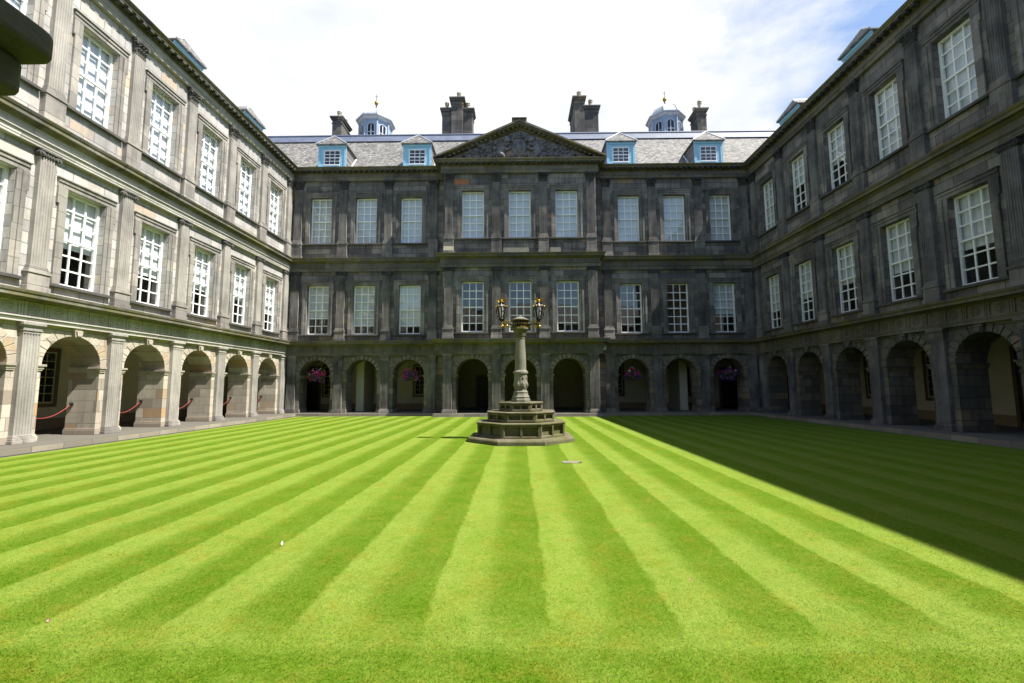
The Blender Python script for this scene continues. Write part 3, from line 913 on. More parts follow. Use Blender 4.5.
def dormer_proto(parent, u):
    """blue-painted dormer with slated cheeks and hipped slate roof; origin at the eaves under its middle"""
    d, w, z0, z1 = -.80, .92, 15.56, 17.70
    b = MB()
    # front boarding round the window
    ww_, wz0, wz1 = .56, 16.33, 17.40
    b.box(-w, -ww_, d - .08, d, z0, z1); b.box(ww_, w, d - .08, d, z0, z1)
    b.box(-ww_, ww_, d - .08, d, z0, wz0); b.box(-ww_, ww_, d - .08, d, wz1, z1)
    b.box(-w - .02, -w + .13, d, d + .03, z0, z1); b.box(w - .13, w + .02, d, d + .03, z0, z1)
    b.box(-w - .05, w + .05, d, d + .07, z1 - .14, z1)
    o = b.build('dormer', M['blue'], parent, (u, 0, 0))
    for s in (-1, 1):
        ck = MB()
        a, c = s * w, s * (w - .06)
        pts = [(a, d - .08, z0), (a, d - .08, z1), (a, d - 2.05, z1), (a, d - .12, z0), (c, d - .08, z0), (c, d - .08, z1), (c, d - 2.05, z1), (c, d - .12, z0)]
        ck.add(pts, [(0, 1, 2, 3), (4, 5, 6, 7), (0, 1, 5, 4), (1, 2, 6, 5)])
        ck.build('dormer_cheek', M['slate'], o, fix=False)
    rf = MB()
    e = .13
    F = d + .20; Bk = d - 2.9
    pts = [(-w - e, F, z1), (w + e, F, z1), (w + e, Bk, z1), (-w - e, Bk, z1), (0, F - .50, z1 + .80), (0, Bk, z1 + .80)]
    pts += [(x, y, z + .05) for x, y, z in pts[:4]] + [(x, y, z + .05) for x, y, z in pts[4:]]
    rf.add(pts, [(0, 3, 2, 1), (0, 1, 7, 6), (1, 2, 8, 7), (3, 0, 6, 9), (6, 7, 10), (7, 8, 11, 10), (9, 6, 10, 11), (2, 3, 9, 11, 8)])
    rf.build('dormer_roof', M['slate'], o, fix=False)
    fl = MB()
    for p, q in (((-w - e, F, z1 + .06), (0, F - .50, z1 + .86)), ((w + e, F, z1 + .06), (0, F - .50, z1 + .86)), ((0, F - .50, z1 + .86), (0, Bk, z1 + .86))):
        fl.tube([p, q], .04, 6)
    for s in (-1, 1):
        fl.tube([(s * (w + .06), d - .10, z0 + .12), (s * (w + .06), d - .9, 16.66), (s * (w + .06), d - 1.75, 17.66)], .06, 6)
    fl.build('lead_flashing', M['lead_pale'], o, fix=False)
    wf = MB()
    a = ww_
    wf.box(-a, -a + .06, d - .07, d - .005, wz0, wz1); wf.box(a - .06, a, d - .07, d - .005, wz0, wz1)
    wf.box(-a + .06, a - .06, d - .07, d - .005, wz1 - .06, wz1); wf.box(-a + .06, a - .06, d - .07, d + .015, wz0, wz0 + .07)
    for k in (1, 2):
        u_ = -a + .06 + (2 * a - .12) * k / 3
        wf.box(u_ - .017, u_ + .017, d - .06, d - .015, wz0 + .07, wz1 - .06)
    for k in (1, 2, 3):
        z = wz0 + .07 + (wz1 - wz0 - .13) * k / 4
        t_ = .032 if k == 2 else .017
        wf.box(-a + .06, a - .06, d - .059, d - .016, z - t_, z + t_)
    wf.build('dormer_window', M['white'], o)
    g = MB(); g.quad((-a + .03, d - .04, wz0 + .03), (a - .03, d - .04, wz0 + .03), (a - .03, d - .04, wz1 - .03), (-a + .03, d - .04, wz1 - .03))
    g.build('pane', M['glass'], o, fix=False)
    return o

def passage_window(parent, u, d, z0=1.0, z1=3.0, w=1.0):
    o = MB()
    for (a, b, c, e) in ((-w / 2 - .14, -w / 2, z0 - .14, z1 + .14), (w / 2, w / 2 + .14, z0 - .14, z1 + .14), (-w / 2, w / 2, z1, z1 + .14), (-w / 2, w / 2, z0 - .14, z0)):
        o.box(a, b, 0.0, .06, c, e)
    po = o.build('passage_window', M['timber'], parent, (u, d, 0))
    f = MB()
    f.box(-w / 2, -w / 2 + .05, .004, .04, z0, z1); f.box(w / 2 - .05, w / 2, .004, .04, z0, z1)
    f.box(-w / 2 + .05, w / 2 - .05, .004, .04, z0, z0 + .07); f.box(-w / 2 + .05, w / 2 - .05, .004, .04, z1 - .05, z1)
    for k in (1, 2):
        x = -w / 2 + .05 + (w - .1) * k / 3; f.box(x - .014, x + .014, .008, .034, z0 + .07, z1 - .05)
    for k in (1, 2, 3, 4, 5):
        z = z0 + .07 + (z1 - z0 - .12) * k / 6; f.box(-w / 2 + .05, w / 2 - .05, .009, .033, z - .013, z + .013)
    f.build('sash_frame', plain_cream(), po)
    g = MB(); g.box(-w / 2 + .02, w / 2 - .02, .003, .006, z0 + .02, z1 - .02)
    g.build('dark_pane', M['darkglass'], po)
def plain_cream():
    if 'cream' not in M: M['cream'] = plain('cream painted sash', (0.42, 0.38, 0.24), 0.5)
    return M['cream']
def dark_glass():
    t = NT('dark glass')
    t.b.inputs['Base Color'].default_value = (0.01, 0.012, 0.016, 1)
    t.b.inputs['Roughness'].default_value = 0.08
    return t.m
M['darkglass'] = dark_glass()
def passage_door(parent, u, d, w=1.15, h=2.5):
    o = MB()
    o.box(-w / 2 - .14, -w / 2, 0, .07, 0, h + .14); o.box(w / 2, w / 2 + .14, 0, .07, 0, h + .14); o.box(-w / 2, w / 2, 0, .07, h, h + .14)
    po = o.build('passage_door', M['timber'], parent, (u, d, 0))
    lf = MB(); lf.box(-w / 2, w / 2, .003, .025, 0.004, h)
    for (a, b, c, e) in ((-w / 2 + .1, -.05, .2, 1.0), (.05, w / 2 - .1, .2, 1.0), (-w / 2 + .1, -.05, 1.15, h - .15), (.05, w / 2 - .1, 1.15, h - .15)):
        lf.box(a, b, .025, .036, c, e)
    lf.build('door_leaf', M['door'], po)

# ------------------------------------------------------------------ side wings
def make_wing(side):
    if side == 'L':
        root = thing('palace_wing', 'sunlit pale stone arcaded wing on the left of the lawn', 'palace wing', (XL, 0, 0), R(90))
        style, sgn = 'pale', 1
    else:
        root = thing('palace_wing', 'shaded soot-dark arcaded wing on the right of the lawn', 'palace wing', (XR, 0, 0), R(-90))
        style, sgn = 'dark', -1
    U = lambda y: sgn * y
    y_near = 0.3
    bays = [26.13 - B_SIDE * n for n in range(8)]           # the last bays end beside the camera
    rngu = lambda a, b: (min(U(a), U(b)), max(U(a), U(b)))
    # ground-floor arcade
    mb = MB()
    edges = [YB] + [26.13 + B_SIDE / 2 - B_SIDE * (n) for n in range(1, 8)] + [y_near]
    for n, y in enumerate(bays):
        hi, lo = edges[n], edges[n + 1]
        a, b = rngu(y + AR, hi); mb.box(a, b, -PIER, 0, 0, ARCH_TOP)
        a, b = rngu(lo, y - AR); mb.box(a, b, -PIER, 0, 0, ARCH_TOP)
        arch_panel(mb, U(y), AR, ARCH_TOP, 0, -PIER)
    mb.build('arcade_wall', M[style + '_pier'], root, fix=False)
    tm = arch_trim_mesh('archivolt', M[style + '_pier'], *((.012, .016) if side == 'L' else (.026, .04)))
    for y in bays[:7]:
        arch_trim(tm, root, U(y), 0)
    # upper walls
    mb = MB()
    a, b = rngu(y_near, YB)
    hm = [(U(y) - WW / 2, U(y) + WW / 2, Z_MB, Z_MT) for y in bays]
    hu = [(U(y) - WW / 2, U(y) + WW / 2, Z_UB, Z_UT) for y in bays]
    wall_sheet(mb, a, b, ARCH_TOP, 9.3, hm, 0, -.55)
    wall_sheet(mb, a, b, 9.3, 15.3, hu, 0, -.55)
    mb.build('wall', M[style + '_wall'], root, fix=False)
    inn = MB()
    a2, b2 = (a, b + 4.5) if side == 'L' else (a - 4.5, b)
    inn.box(a2, b2, -9.0, -.551, 3.765, 4.2); inn.box(a2, b2, -9.0, -.551, 9.28, 9.7); inn.box(a2, b2, -9.0, -.551, 15.0, 15.3)
    inn.box(a2, b2, -9.0, -6.0, 0.0, 15.0)
    for y in [e for e in edges[1:-1:2]]:
        inn.box(U(y) - .1, U(y) + .1, -6.0, -.551, 4.2, 15.0)
    ea, eb = (32.35, 32.6) if side == 'L' else (-32.6, -32.35)
    inn.box(ea, eb, -9.0, -.0, 0.0, 15.0)
    inn.build('room_wall', M['room'], root, fix=False)
    ps = MB(); ps.box(a2, b2, PASS_D - .2, PASS_D, 0.0, 3.764); ps.build('passage_wall', M['plaster'], root)
    sk = MB(); sk.box(a2, b2, PASS_D, PASS_D + .025, 0.0, .42); sk.build('skirting', M['dado'], root)
    # passage doors and windows
    if side == 'L':
        for y in (17.2, 11.4, 23.1): passage_window(root, U(y), PASS_D)
        passage_door(root, U(26.6), PASS_D)
    else:
        for y in (20.45, 24.0): passage_window(root, U(y), PASS_D)
        passage_door(root, U(16.3), PASS_D, 1.8, 2.9)
    # order of pilasters
    pil = [27.57 - B_SIDE * n for n in range(8)]
    for k in ('doric', 'ionic', 'corinthian'):
        pilaster_set(k, root, [U(y) for y in pil], 0.0, style)
    if side == 'L':
        drops_m = [.64, .57, .60, .62, .58, .60, .6]
        drops_u = [1, 1, 1, 1, 1, 1, 1]
    else:
        drops_m = [.66, .60, .57, .63, .60, .60, .6]
        drops_u = [1, .5, .56, 1, 1, 1, 1]
    for n, y in enumerate(bays[:7]):
        window(root, U(y), 0, Z_MB, Z_MT - Z_MB, drops_m[n], style)
        window(root, U(y), 0, Z_UB, Z_UT - Z_UB, drops_u[n], style)
    # entablatures and roof
    if side == 'L': path, ns, ne = [(y_near, 0), (YB, 0)], None, (-1, 0)
    else: path, ns, ne = [(-YB, 0), (-y_near, 0)], (1, 0), None
    blocks = [(a + (.6 if side == 'R' else 0), b - (.6 if side == 'L' else 0), 0.0)]
    entablatures(root, path, style, ns, ne, blocks, 0)
    roof(root, path, ns, ne)
    d0 = None
    for y in (20.85, 26.4):
        if d0 is None:
            d0 = dormer_proto(root, U(y)); d0.location = (U(y), 1.0, .40)
        else: copy_part(d0, root, (U(y), -1.0, .40))
    return root
wing_l = make_wing('L')
wing_r = make_wing('R')

# ------------------------------------------------------------------ far range with the pedimented centre
def make_range():
    root = thing('palace_range', 'blackened three-storey palace front with carved pediment behind the lamp pillar', 'palace front', (CX, YB, 0), 0)
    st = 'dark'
    side_b = [-12.76, -9.855, -6.95, 6.95, 9.855, 12.76]
    mid_b = [-2.905, 0.0, 2.905]
    H_ = HALF
    mb = MB(); up = MB(); inn = MB()
    for (u0, u1, bays, d) in ((-H_, -PAV_W, side_b[:3], 0.0), (-PAV_W, PAV_W, mid_b, PAV_D), (PAV_W, H_, side_b[3:], 0.0)):
        ed = [u0] + [(p + q) / 2 for p, q in zip(bays[:-1], bays[1:])] + [u1]
        back = -PIER if d == 0 else d - PIER
        for n, c in enumerate(bays):
            lo = ed[n] - (PIER if (n == 0 and u0 == -H_) else 0)
            hi = ed[n + 1] + (PIER if (n == len(bays) - 1 and u1 == H_) else 0)
            mb.box(lo, c - AR, back, d, 0, ARCH_TOP); mb.box(c + AR, hi, back, d, 0, ARCH_TOP)
            arch_panel(mb, c, AR, ARCH_TOP, d, back)
        hm = [(c - WW / 2, c + WW / 2, Z_MB, Z_MT) for c in bays]
        hu = [(c - WW / 2, c + WW / 2, Z_UB, Z_UT) for c in bays]
        wall_sheet(up, u0, u1, ARCH_TOP, 9.3, hm, d, d - .55)
        wall_sheet(up, u0, u1, 9.3, 15.3, hu, d, d - .55)
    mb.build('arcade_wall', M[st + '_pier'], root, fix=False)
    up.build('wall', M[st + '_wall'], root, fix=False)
    for (z0, z1) in ((3.765, 4.2), (9.28, 9.7), (15.0, 15.3)):
        inn.box(-H_ - 5, H_ + 5, -9.0, -.551, z0, z1)
        inn.box(-PAV_W + .01, PAV_W - .01, -.551, PAV_D - .551, z0, z1)
    inn.box(-H_ - 5, H_ + 5, -12.0, -9.0, 0, 15.0)
    for u in (-8.4, -4.2, 4.2, 8.4): inn.box(u - .1, u + .1, -9.0, -.551, 4.2, 15.0)
    inn.build('room_wall', M['room'], root, fix=False)
    for q0, q1, b0, b1 in ((-H_ - 4, -5.2, -10.75, -10.25), (5.2, H_ + 4, 10.3, 10.8)):
        ps = MB(); ps.box(q0, q1, PASS_D - .2, PASS_D, 0, 3.764); ps.box(b0, b1, PASS_D, -1.6, 0, 3.764)
        ps.build('passage_wall', M['plaster'], root, fix=False)
    hl = MB()
    hl.box(-5.2, -5.0, -6.0, PASS_D, 0, 3.764); hl.box(5.0, 5.2, -6.0, PASS_D, 0, 3.764); hl.box(-5.2, 5.2, -6.2, -6.0, 0, 3.764)
    hl.build('hall_wall', M['hall'], root, fix=False)
    for a, b in ((-H_ - 3, -5.2), (5.2, H_ + 3)):
        sk = MB(); sk.box(a, b, PASS_D, PASS_D + .025, 0, .42); sk.build('skirting', M['dado'], root)
    for u in (-13.3, -9.3, -6.9, 6.6, 12.3): passage_window(root, u, PASS_D)
    passage_door(root, -14.75, PASS_D, 1.2, 2.9); passage_door(root, 14.55, PASS_D, 1.25, 2.7); passage_door(root, -2.6, -6.0, 1.2, 2.3)
    tm = arch_trim_mesh('archivolt', M['voussoir'], .032, .05)
    for c in side_b: arch_trim(tm, root, c, 0)
    for c in mid_b: arch_trim(tm, root, c, PAV_D)
    ps_ = [-14.2, -11.3, -8.4, -5.5, 5.5, 8.4, 11.3, 14.2]
    pm_ = [-4.37, -1.45, 1.45, 4.37]
    for k in ('doric', 'ionic', 'corinthian'):
        pilaster_set(k, root, ps_, 0.0, st); pilaster_set(k, root, pm_, PAV_D, st)
    dm = [.66, .82, .84, 0, 0, .62]
    for c, q in zip(side_b, dm):
        window(root, c, 0, Z_MB, Z_MT - Z_MB, q, st); window(root, c, 0, Z_UB, Z_UT - Z_UB, 1, st)
    for c in mid_b:
        window(root, c, PAV_D, Z_MB, Z_MT - Z_MB, 0, st); window(root, c, PAV_D, Z_UB, Z_UT - Z_UB, 1, st)
    for (u0, u1, z0, z1, d, mt) in ((-1.02, .55, 9.72, 10.06, PAV_D, 'new_stone'), (1.85, 2.5, 9.72, 10.06, PAV_D, 'new_stone'),
                                (-4.08, -3.17, 14.12, 14.47, PAV_D, 'rust_stone'), (1.74, 2.02, 11.94, 12.17, PAV_D, 'rust_stone'), (-14.68, -14.47, 13.54, 14.22, 0, 'rust_stone')):
        q = MB(); q.box(u0, u1, d - .02, d + .004, z0, z1); q.build('repair_stone', M[mt], root)
    for u in (-4.37, ):
        q = MB(); q.box(u - .31, u + .31, PAV_D + .15, PAV_D + .194, 9.87, 10.12); q.build('repair_stone', M['new_stone'], root)
    path = [(-H_, 0), (-PAV_W, 0), (-PAV_W, PAV_D), (PAV_W, PAV_D), (PAV_W, 0), (H_, 0)]
    blocks = [(-H_ + .6, -PAV_W - .6, 0), (-PAV_W - .45, PAV_W + .45, PAV_D), (PAV_W + .6, H_ - .6, 0)]
    entablatures(root, path, st, (1, 0), (-1, 0), blocks, 0)
    roof(root, [(-H_, 0), (H_, 0)], (1, 0), (-1, 0))
    # pediment
    pz0, apex, hwid = 15.56, 17.92, PAV_W + .60
    pd = MB()
    pd.extrude_d([(-hwid + .35, pz0), (hwid - .35, pz0), (0, apex - .22)], PAV_D - .5, PAV_D + .12)
    po = pd.build('pediment', M['dark_wall'], root, fix=False)
    rk = MB()
    sl_ = math.atan2(apex - pz0, hwid)
    for s in (-1, 1):
        # raking cornice in three steps
        for (e0, e1, dd) in ((-.02, .10, .62), (-.12, -.02, .52), (-.30, -.12, .22)):
            nx, nz = math.sin(sl_), math.cos(sl_)
            p0 = (hwid * s, pz0); p1 = (0, apex)
            off = lambda p, e: (p[0], p[1] + e / nz)
            q = [off(p0, e0), off(p1, e0), off(p1, e1), off(p0, e1)]
            q = [(x, max(z, pz0 + .003)) for x, z in q]
            rk.extrude_d(q, PAV_D - .55, PAV_D + dd)
        n = 19
        for k in range(n):
            f = (k + .6) / n
            x = s * hwid * (1 - f); z = pz0 + (apex - pz0) * f - .24 / math.cos(sl_)
            if z > pz0 + .05: rk.box(x - .06, x + .06, PAV_D + .2, PAV_D + .46, z + .03, z + .11)
    rk.build('raking_cornice', M['dark_cornice'], po, fix=False)
    rb = MB()    # roof of the pediment running back
    rb.add([(-hwid, PAV_D + .5, pz0 + .12), (0, PAV_D + .5, apex + .13), (hwid, PAV_D + .5, pz0 + .12), (-hwid, -4.3, pz0 + .12), (0, -4.3, apex + .13), (hwid, -4.3, pz0 + .12)], [(0, 1, 4, 3), (1, 2, 5, 4)])
    rb.build('pediment_roof', M['lead'], po, fix=False)
    fb = MB(); fb.box(-.40, .40, PAV_D - .4, PAV_D + .55, apex - .10, apex + .14); fb.box(-.46, .46, PAV_D - .45, PAV_D + .66, apex + .14, apex + .19)
    fb.build('apex_block', M['pale_cornice'], po, fix=False)
    # carved royal arms: crowned shield, two beasts, scrolls and trophies
    cv = MB(); D = PAV_D + .12
    cv.blob(0, D, 16.42, .50, .22, .62, 14, 8); cv.blob(0, D + .08, 16.40, .36, .2, .46, 12, 8)
    for a in range(8):
        t = 2 * PI * a / 8
        cv.blob(.58 * math.cos(t), D + .05, 16.42 + .66 * math.sin(t), .15, .12, .13, 7, 4)
    for k in range(5): cv.blob(-.34 + .17 * k, D + .1, 17.14 + .10 * (1 - abs(k - 2) / 2), .09, .12, .14, 7, 4)
    cv.box(-.42, .42, D - .05, D + .14, 17.0, 17.08); cv.blob(0, D + .08, 17.36, .08, .08, .11, 7, 5)
    for s in (-1, 1):
        cv.blob(s * 1.05, D, 16.32, .30, .20, .62, 9, 6, rot=s * .45)       # beast: body, head, legs, tail
        cv.blob(s * .78, D + .1, 16.88, .20, .18, .22, 8, 5); cv.blob(s * .64, D + .16, 16.82, .12, .1, .09, 7, 4)
        cv.tube([(s * 1.0, D + .12, 16.62), (s * .8, D + .2, 16.5), (s * .62, D + .2, 16.62)], [.10, .08, .06])
        cv.tube([(s * 1.02, D + .1, 16.42), (s * .82, D + .18, 16.22), (s * .62, D + .18, 16.28)], [.10, .08, .06])
        cv.tube([(s * 1.2, D + .1, 16.0), (s * 1.0, D + .18, 15.85), (s * .92, D + .15, 15.66)], [.16, .11, .08])
        cv.tube([(s * 1.32, D, 15.98), (s * 1.45, D + .1, 15.8), (s * 1.3, D + .1, 15.66)], [.15, .10, .08])
        cv.tube([(s * 1.35, D, 16.1), (s * 1.7, D + .08, 16.25), (s * 1.6, D + .08, 16.65), (s * 1.4, D + .06, 16.72)], [.07, .06, .06, .05])
        for k in range(46):                                                   # scrolling leaves and trophies
            x = random.uniform(1.3, 3.2); zmax = 15.75 + (1 - x / hwid) * 1.75
            z = random.uniform(15.68, max(15.75, zmax))
            r = random.uniform(.06, .17)
            cv.blob(s * x, D, z, r * random.uniform(.7, 1.8), .10 + random.random() * .09, r, 7, 4, rot=random.uniform(-1.2, 1.2))
        for x in (1.9, 2.5):
            pts = [(s * (x + .24 * math.cos(t) * (1 - t / 9)), D + .1, 15.98 + .24 * math.sin(t) * (1 - t / 9)) for t in np.linspace(0, 7.5, 18)]
            cv.tube(pts, .05, 5)
        cv.cyl_d(s * 3.45, 15.86, D - .02, D + .05, .15, 12)
    cv.build('carved_arms', M['carving'], po, smooth=True, fix=False)
    rg = MB()
    for s in (-1, 1): rg.cyl_d(s * 3.45, 15.86, D + .05, D + .056, .10, 12)
    rg.build('round_vent', M['hole'], po)
    # dormers
    d0 = None
    for u in (-12.53, -6.82, 6.75, 12.53):
        d0 = dormer_proto(root, u) if d0 is None else copy_part(d0, root, (u, 0, 0))
    # chimneys (u, half width, depth range, top) with pots
    def chimney(stacks, pots):
        c = MB()
        for (a, b, d0_, d1_, zt) in stacks:
            c.box(a, b, d0_, d1_, 18.0, zt - .28); c.box(a - .10, b + .10, d0_ - .1, d1_ + .1, zt - .28, zt - .14); c.box(a - .17, b + .17, d0_ - .17, d1_ + .17, zt - .14, zt)
            c.box(a - .05, b + .05, d0_ - .05, d1_ + .05, zt - .62, zt - .52)
        o = bevel(c.build('chimney', M['chimney'], root), .02)
        for (u, d, zt, hh) in pots:
            p = MB(); p.lathe([(.17, zt), (.20, zt + .06), (.15, zt + .12), (.13, zt + hh * .6), (.18, zt + hh * .66), (.18, zt + hh * .72), (.12, zt + hh * .75), (.2, zt + hh * .85), (.12, zt + hh)], u, d, 12)
            p.build('chimney_pot', M['pot'], o, smooth=False)
    chimney([(-15.25, -14.45, -8.6, -6.9, 23.62)], [(-14.85, -7.3, 23.6, .75), (-14.7, -8.2, 23.6, .6)])
    chimney([(-6.28, -5.52, -8.2, -7.1, 24.35), (-5.50, -4.55, -8.4, -6.9, 25.15), (-4.53, -3.78, -8.2, -7.1, 24.3)],
            [(-5.95, -7.5, 24.33, .8), (-4.95, -7.4, 25.13, .8), (-4.2, -7.5, 24.28, .8), (-5.1, -8.0, 25.13, .7)])
    chimney([(4.55, 5.35, -10.0, -6.9, 25.1), (5.37, 6.5, -8.2, -7.0, 24.35)], [(5.0, -7.4, 25.08, .8), (5.95, -7.5, 24.33, .9)])
    chimney([(14.45, 15.2, -8.3, -6.9, 23.95)], [(14.85, -7.3, 23.93, .95), (14.7, -7.95, 23.93, .8)])
    # lead-domed cupolas
    for u in (-12.35, 12.6):
        d = -9.0; zc = 24.1; r8 = PI / 8
        b = MB(); b.lathe([(1.32, 20.9), (1.32, zc - .06)], u, d, 8, r8)
        for k in range(8):
            a = r8 + 2 * PI * k / 8
            b.tube([(u + 1.33 * math.cos(a), d + 1.33 * math.sin(a), 20.9), (u + 1.33 * math.cos(a), d + 1.33 * math.sin(a), zc)], .09, 6)
        o = b.build('cupola', M['lead_blue'], root, fix=False)
        c = MB(); c.lathe([(1.34, zc - .16), (1.46, zc - .08), (1.52, zc), (1.66, zc + .04), (1.68, zc + .14), (1.42, zc + .2)], u, d, 8, r8)
        c.build('cupola_cornice', M['lead_pale'], o, fix=False)
        dm_ = MB(); dm_.lathe([(1.42, zc + .18), (1.36, zc + .45), (1.18, zc + .80), (.86, zc + 1.08), (.46, zc + 1.24), (.16, zc + 1.32)], u, d, 8, r8)
        for k in range(8):
            a = r8 + 2 * PI * k / 8
            dm_.tube([(u + r_ * math.cos(a), d + r_ * math.sin(a), z_) for r_, z_ in ((1.44, zc + .18), (1.38, zc + .45), (1.2, zc + .80), (.88, zc + 1.09), (.48, zc + 1.25), (.16, zc + 1.33))], .04, 5)
        dm_.build('dome', M['lead_pale'], o, fix=False)
        f = MB(); f.lathe([(.16, zc + 1.3), (.10, zc + 1.45), (.16, zc + 1.52), (.06, zc + 1.6), (.05, zc + 1.85)], u, d, 10); f.lathe([(.025, zc + 2.0), (.02, zc + 2.85)], u, d, 6)
        f.tube([(u - .16, d, zc + 2.62), (u + .16, d, zc + 2.62)], .018, 5)
        f.build('finial', M['black'], o, fix=False)
        g = MB(); g.blob(u, d, zc + 2.02, .17, .17, .19, 12, 8); g.build('gilt_ball', M['gold'], o, smooth=True)
        for k in (1, 2, 3):                                    # small arched windows on the faces towards the court
            a = 2 * PI * k / 8 + 0
            ax, ay = math.cos(a), math.sin(a)
            ap = 1.32 * math.cos(r8)
            if True:
                w = MB()
                tx, ty = -ay, ax
                P = lambda s, z, o_: (u + ax * (ap + o_) + tx * s, d + ay * (ap + o_) + ty * s, z)
                # face outward (towards +d is the court): only faces whose normal looks to the court
                z0, z1 = 22.3, 23.3
                for s0, s1, za, zb in ((-.33, -.27, z0, z1), (.27, .33, z0, z1), (-.03, .03, z0, z1 + .2), (-.27, .27, z0, z0 + .06), (-.27, .27, (z0 + z1) / 2 - .02, (z0 + z1) / 2 + .02)):
                    pts = [P(s0, za, .0), P(s1, za, .0), P(s1, zb, .0), P(s0, zb, .0), P(s0, za, .03), P(s1, za, .03), P(s1, zb, .03), P(s0, zb, .03)]
                    w.add(pts, [(0, 3, 2, 1), (4, 5, 6, 7), (0, 1, 5, 4), (2, 3, 7, 6), (1, 2, 6, 5), (3, 0, 4, 7)])
                arc = [P(.30 * math.cos(t), z1 + .30 * math.sin(t), .015) for t in np.linspace(0, PI, 9)]
                w.tube(arc, .03, 5)
                w.build('cupola_window', M['lead_pale'], o, fix=False)
                g = MB(); poly = [P(-.27, z0 + .03, .006), P(.27, z0 + .03, .006), P(.27, z1, .006)] + [P(.27 * math.cos(t), z1 + .27 * math.sin(t), .006) for t in np.linspace(0, PI, 8)][1:]
                g.add(poly, [tuple(range(len(poly)))]); g.build('cupola_pane', M['darkglass'], o, fix=False)
    return root
rng_b = make_range()

# ------------------------------------------------------------------ entrance range around the camera (seen in reflections; its imposts reach into the picture)
def make_entrance():
    root = thing('entrance_range', 'dark moulded stone imposts of the near entrance arch at the top corners', 'entrance arch', (0.04, 0, 0), 0)
    # here: u = world x, d = -world y
    w = MB()
    w.box(-16, -6.0, .9, -.28, 0, 9.0); w.box(6.0, 16, .9, -.28, 0, 9.0); w.box(-6.0, 6.0, .9, -.28, 4.8, 9.0)
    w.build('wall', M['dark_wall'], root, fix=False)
    p = MB()
    for s in (-1, 1):
        a, b = s * 1.58, s * 6.0
        p.box(min(a, b), max(a, b), .9, -.95, 0, 2.41)
        a = s * 1.72
        p.box(min(a, b), max(a, b), .9, -.95, 2.59, 4.8)
    p.box(-1.72, 1.72, .9, -.6, 4.0, 4.8)
    p.build('arch_pier', M['pale_pier'], root, fix=False)
    for s in (-1, 1):
        q = MB()
        x0 = s * (1.335 if s < 0 else 1.345); x1 = s * 2.6
        def rounded(xa, xb, y1, z0, z1, r):
            poly = []
            sg = 1 if xa > xb else -1
            for t in np.linspace(0, PI / 2, 6):
                poly.append((xa - sg * r * (1 - math.sin(t)), -(y1 - r * (1 - math.cos(t)))))
            poly += [(xb, -y1)] if False else []
            poly = [(xb, -y1)] + [(xa - sg * r * (1 - math.sin(t)), -(y1 - r * (1 - math.cos(t)))) for t in np.linspace(0, PI / 2, 6)] + [(xa, .2), (xb, .2)]
            q.extrude_z(poly, z0, z1)
        rounded(x0, x1, 1.19, 2.512, 2.585, .05)
        rounded(x0 + s * .085, x1, 1.185, 2.415, 2.511, .04)
        bevel(q.build('impost', M['kerb'], root), .012, 2)
    r = MB()
    r.add([(-16, -.35, 9.0), (16, -.35, 9.0), (16, 4.0, 12.0), (-16, 4.0, 12.0), (16, 8.4, 9.0), (-16, 8.4, 9.0)], [(0, 1, 2, 3), (3, 2, 4, 5)])
    r.build('roof', M['slate'], root, fix=False)
    for x in (-9, -3.2, 4.2, 10):
        c = MB(); c.box(x - .6, x + .6, 3.4, 4.6, 11.2, 14.0); c.box(x - .7, x + .7, 3.3, 4.7, 14.0, 14.2)
        c.build('chimney', M['chimney'], root)
    return root
make_entrance()

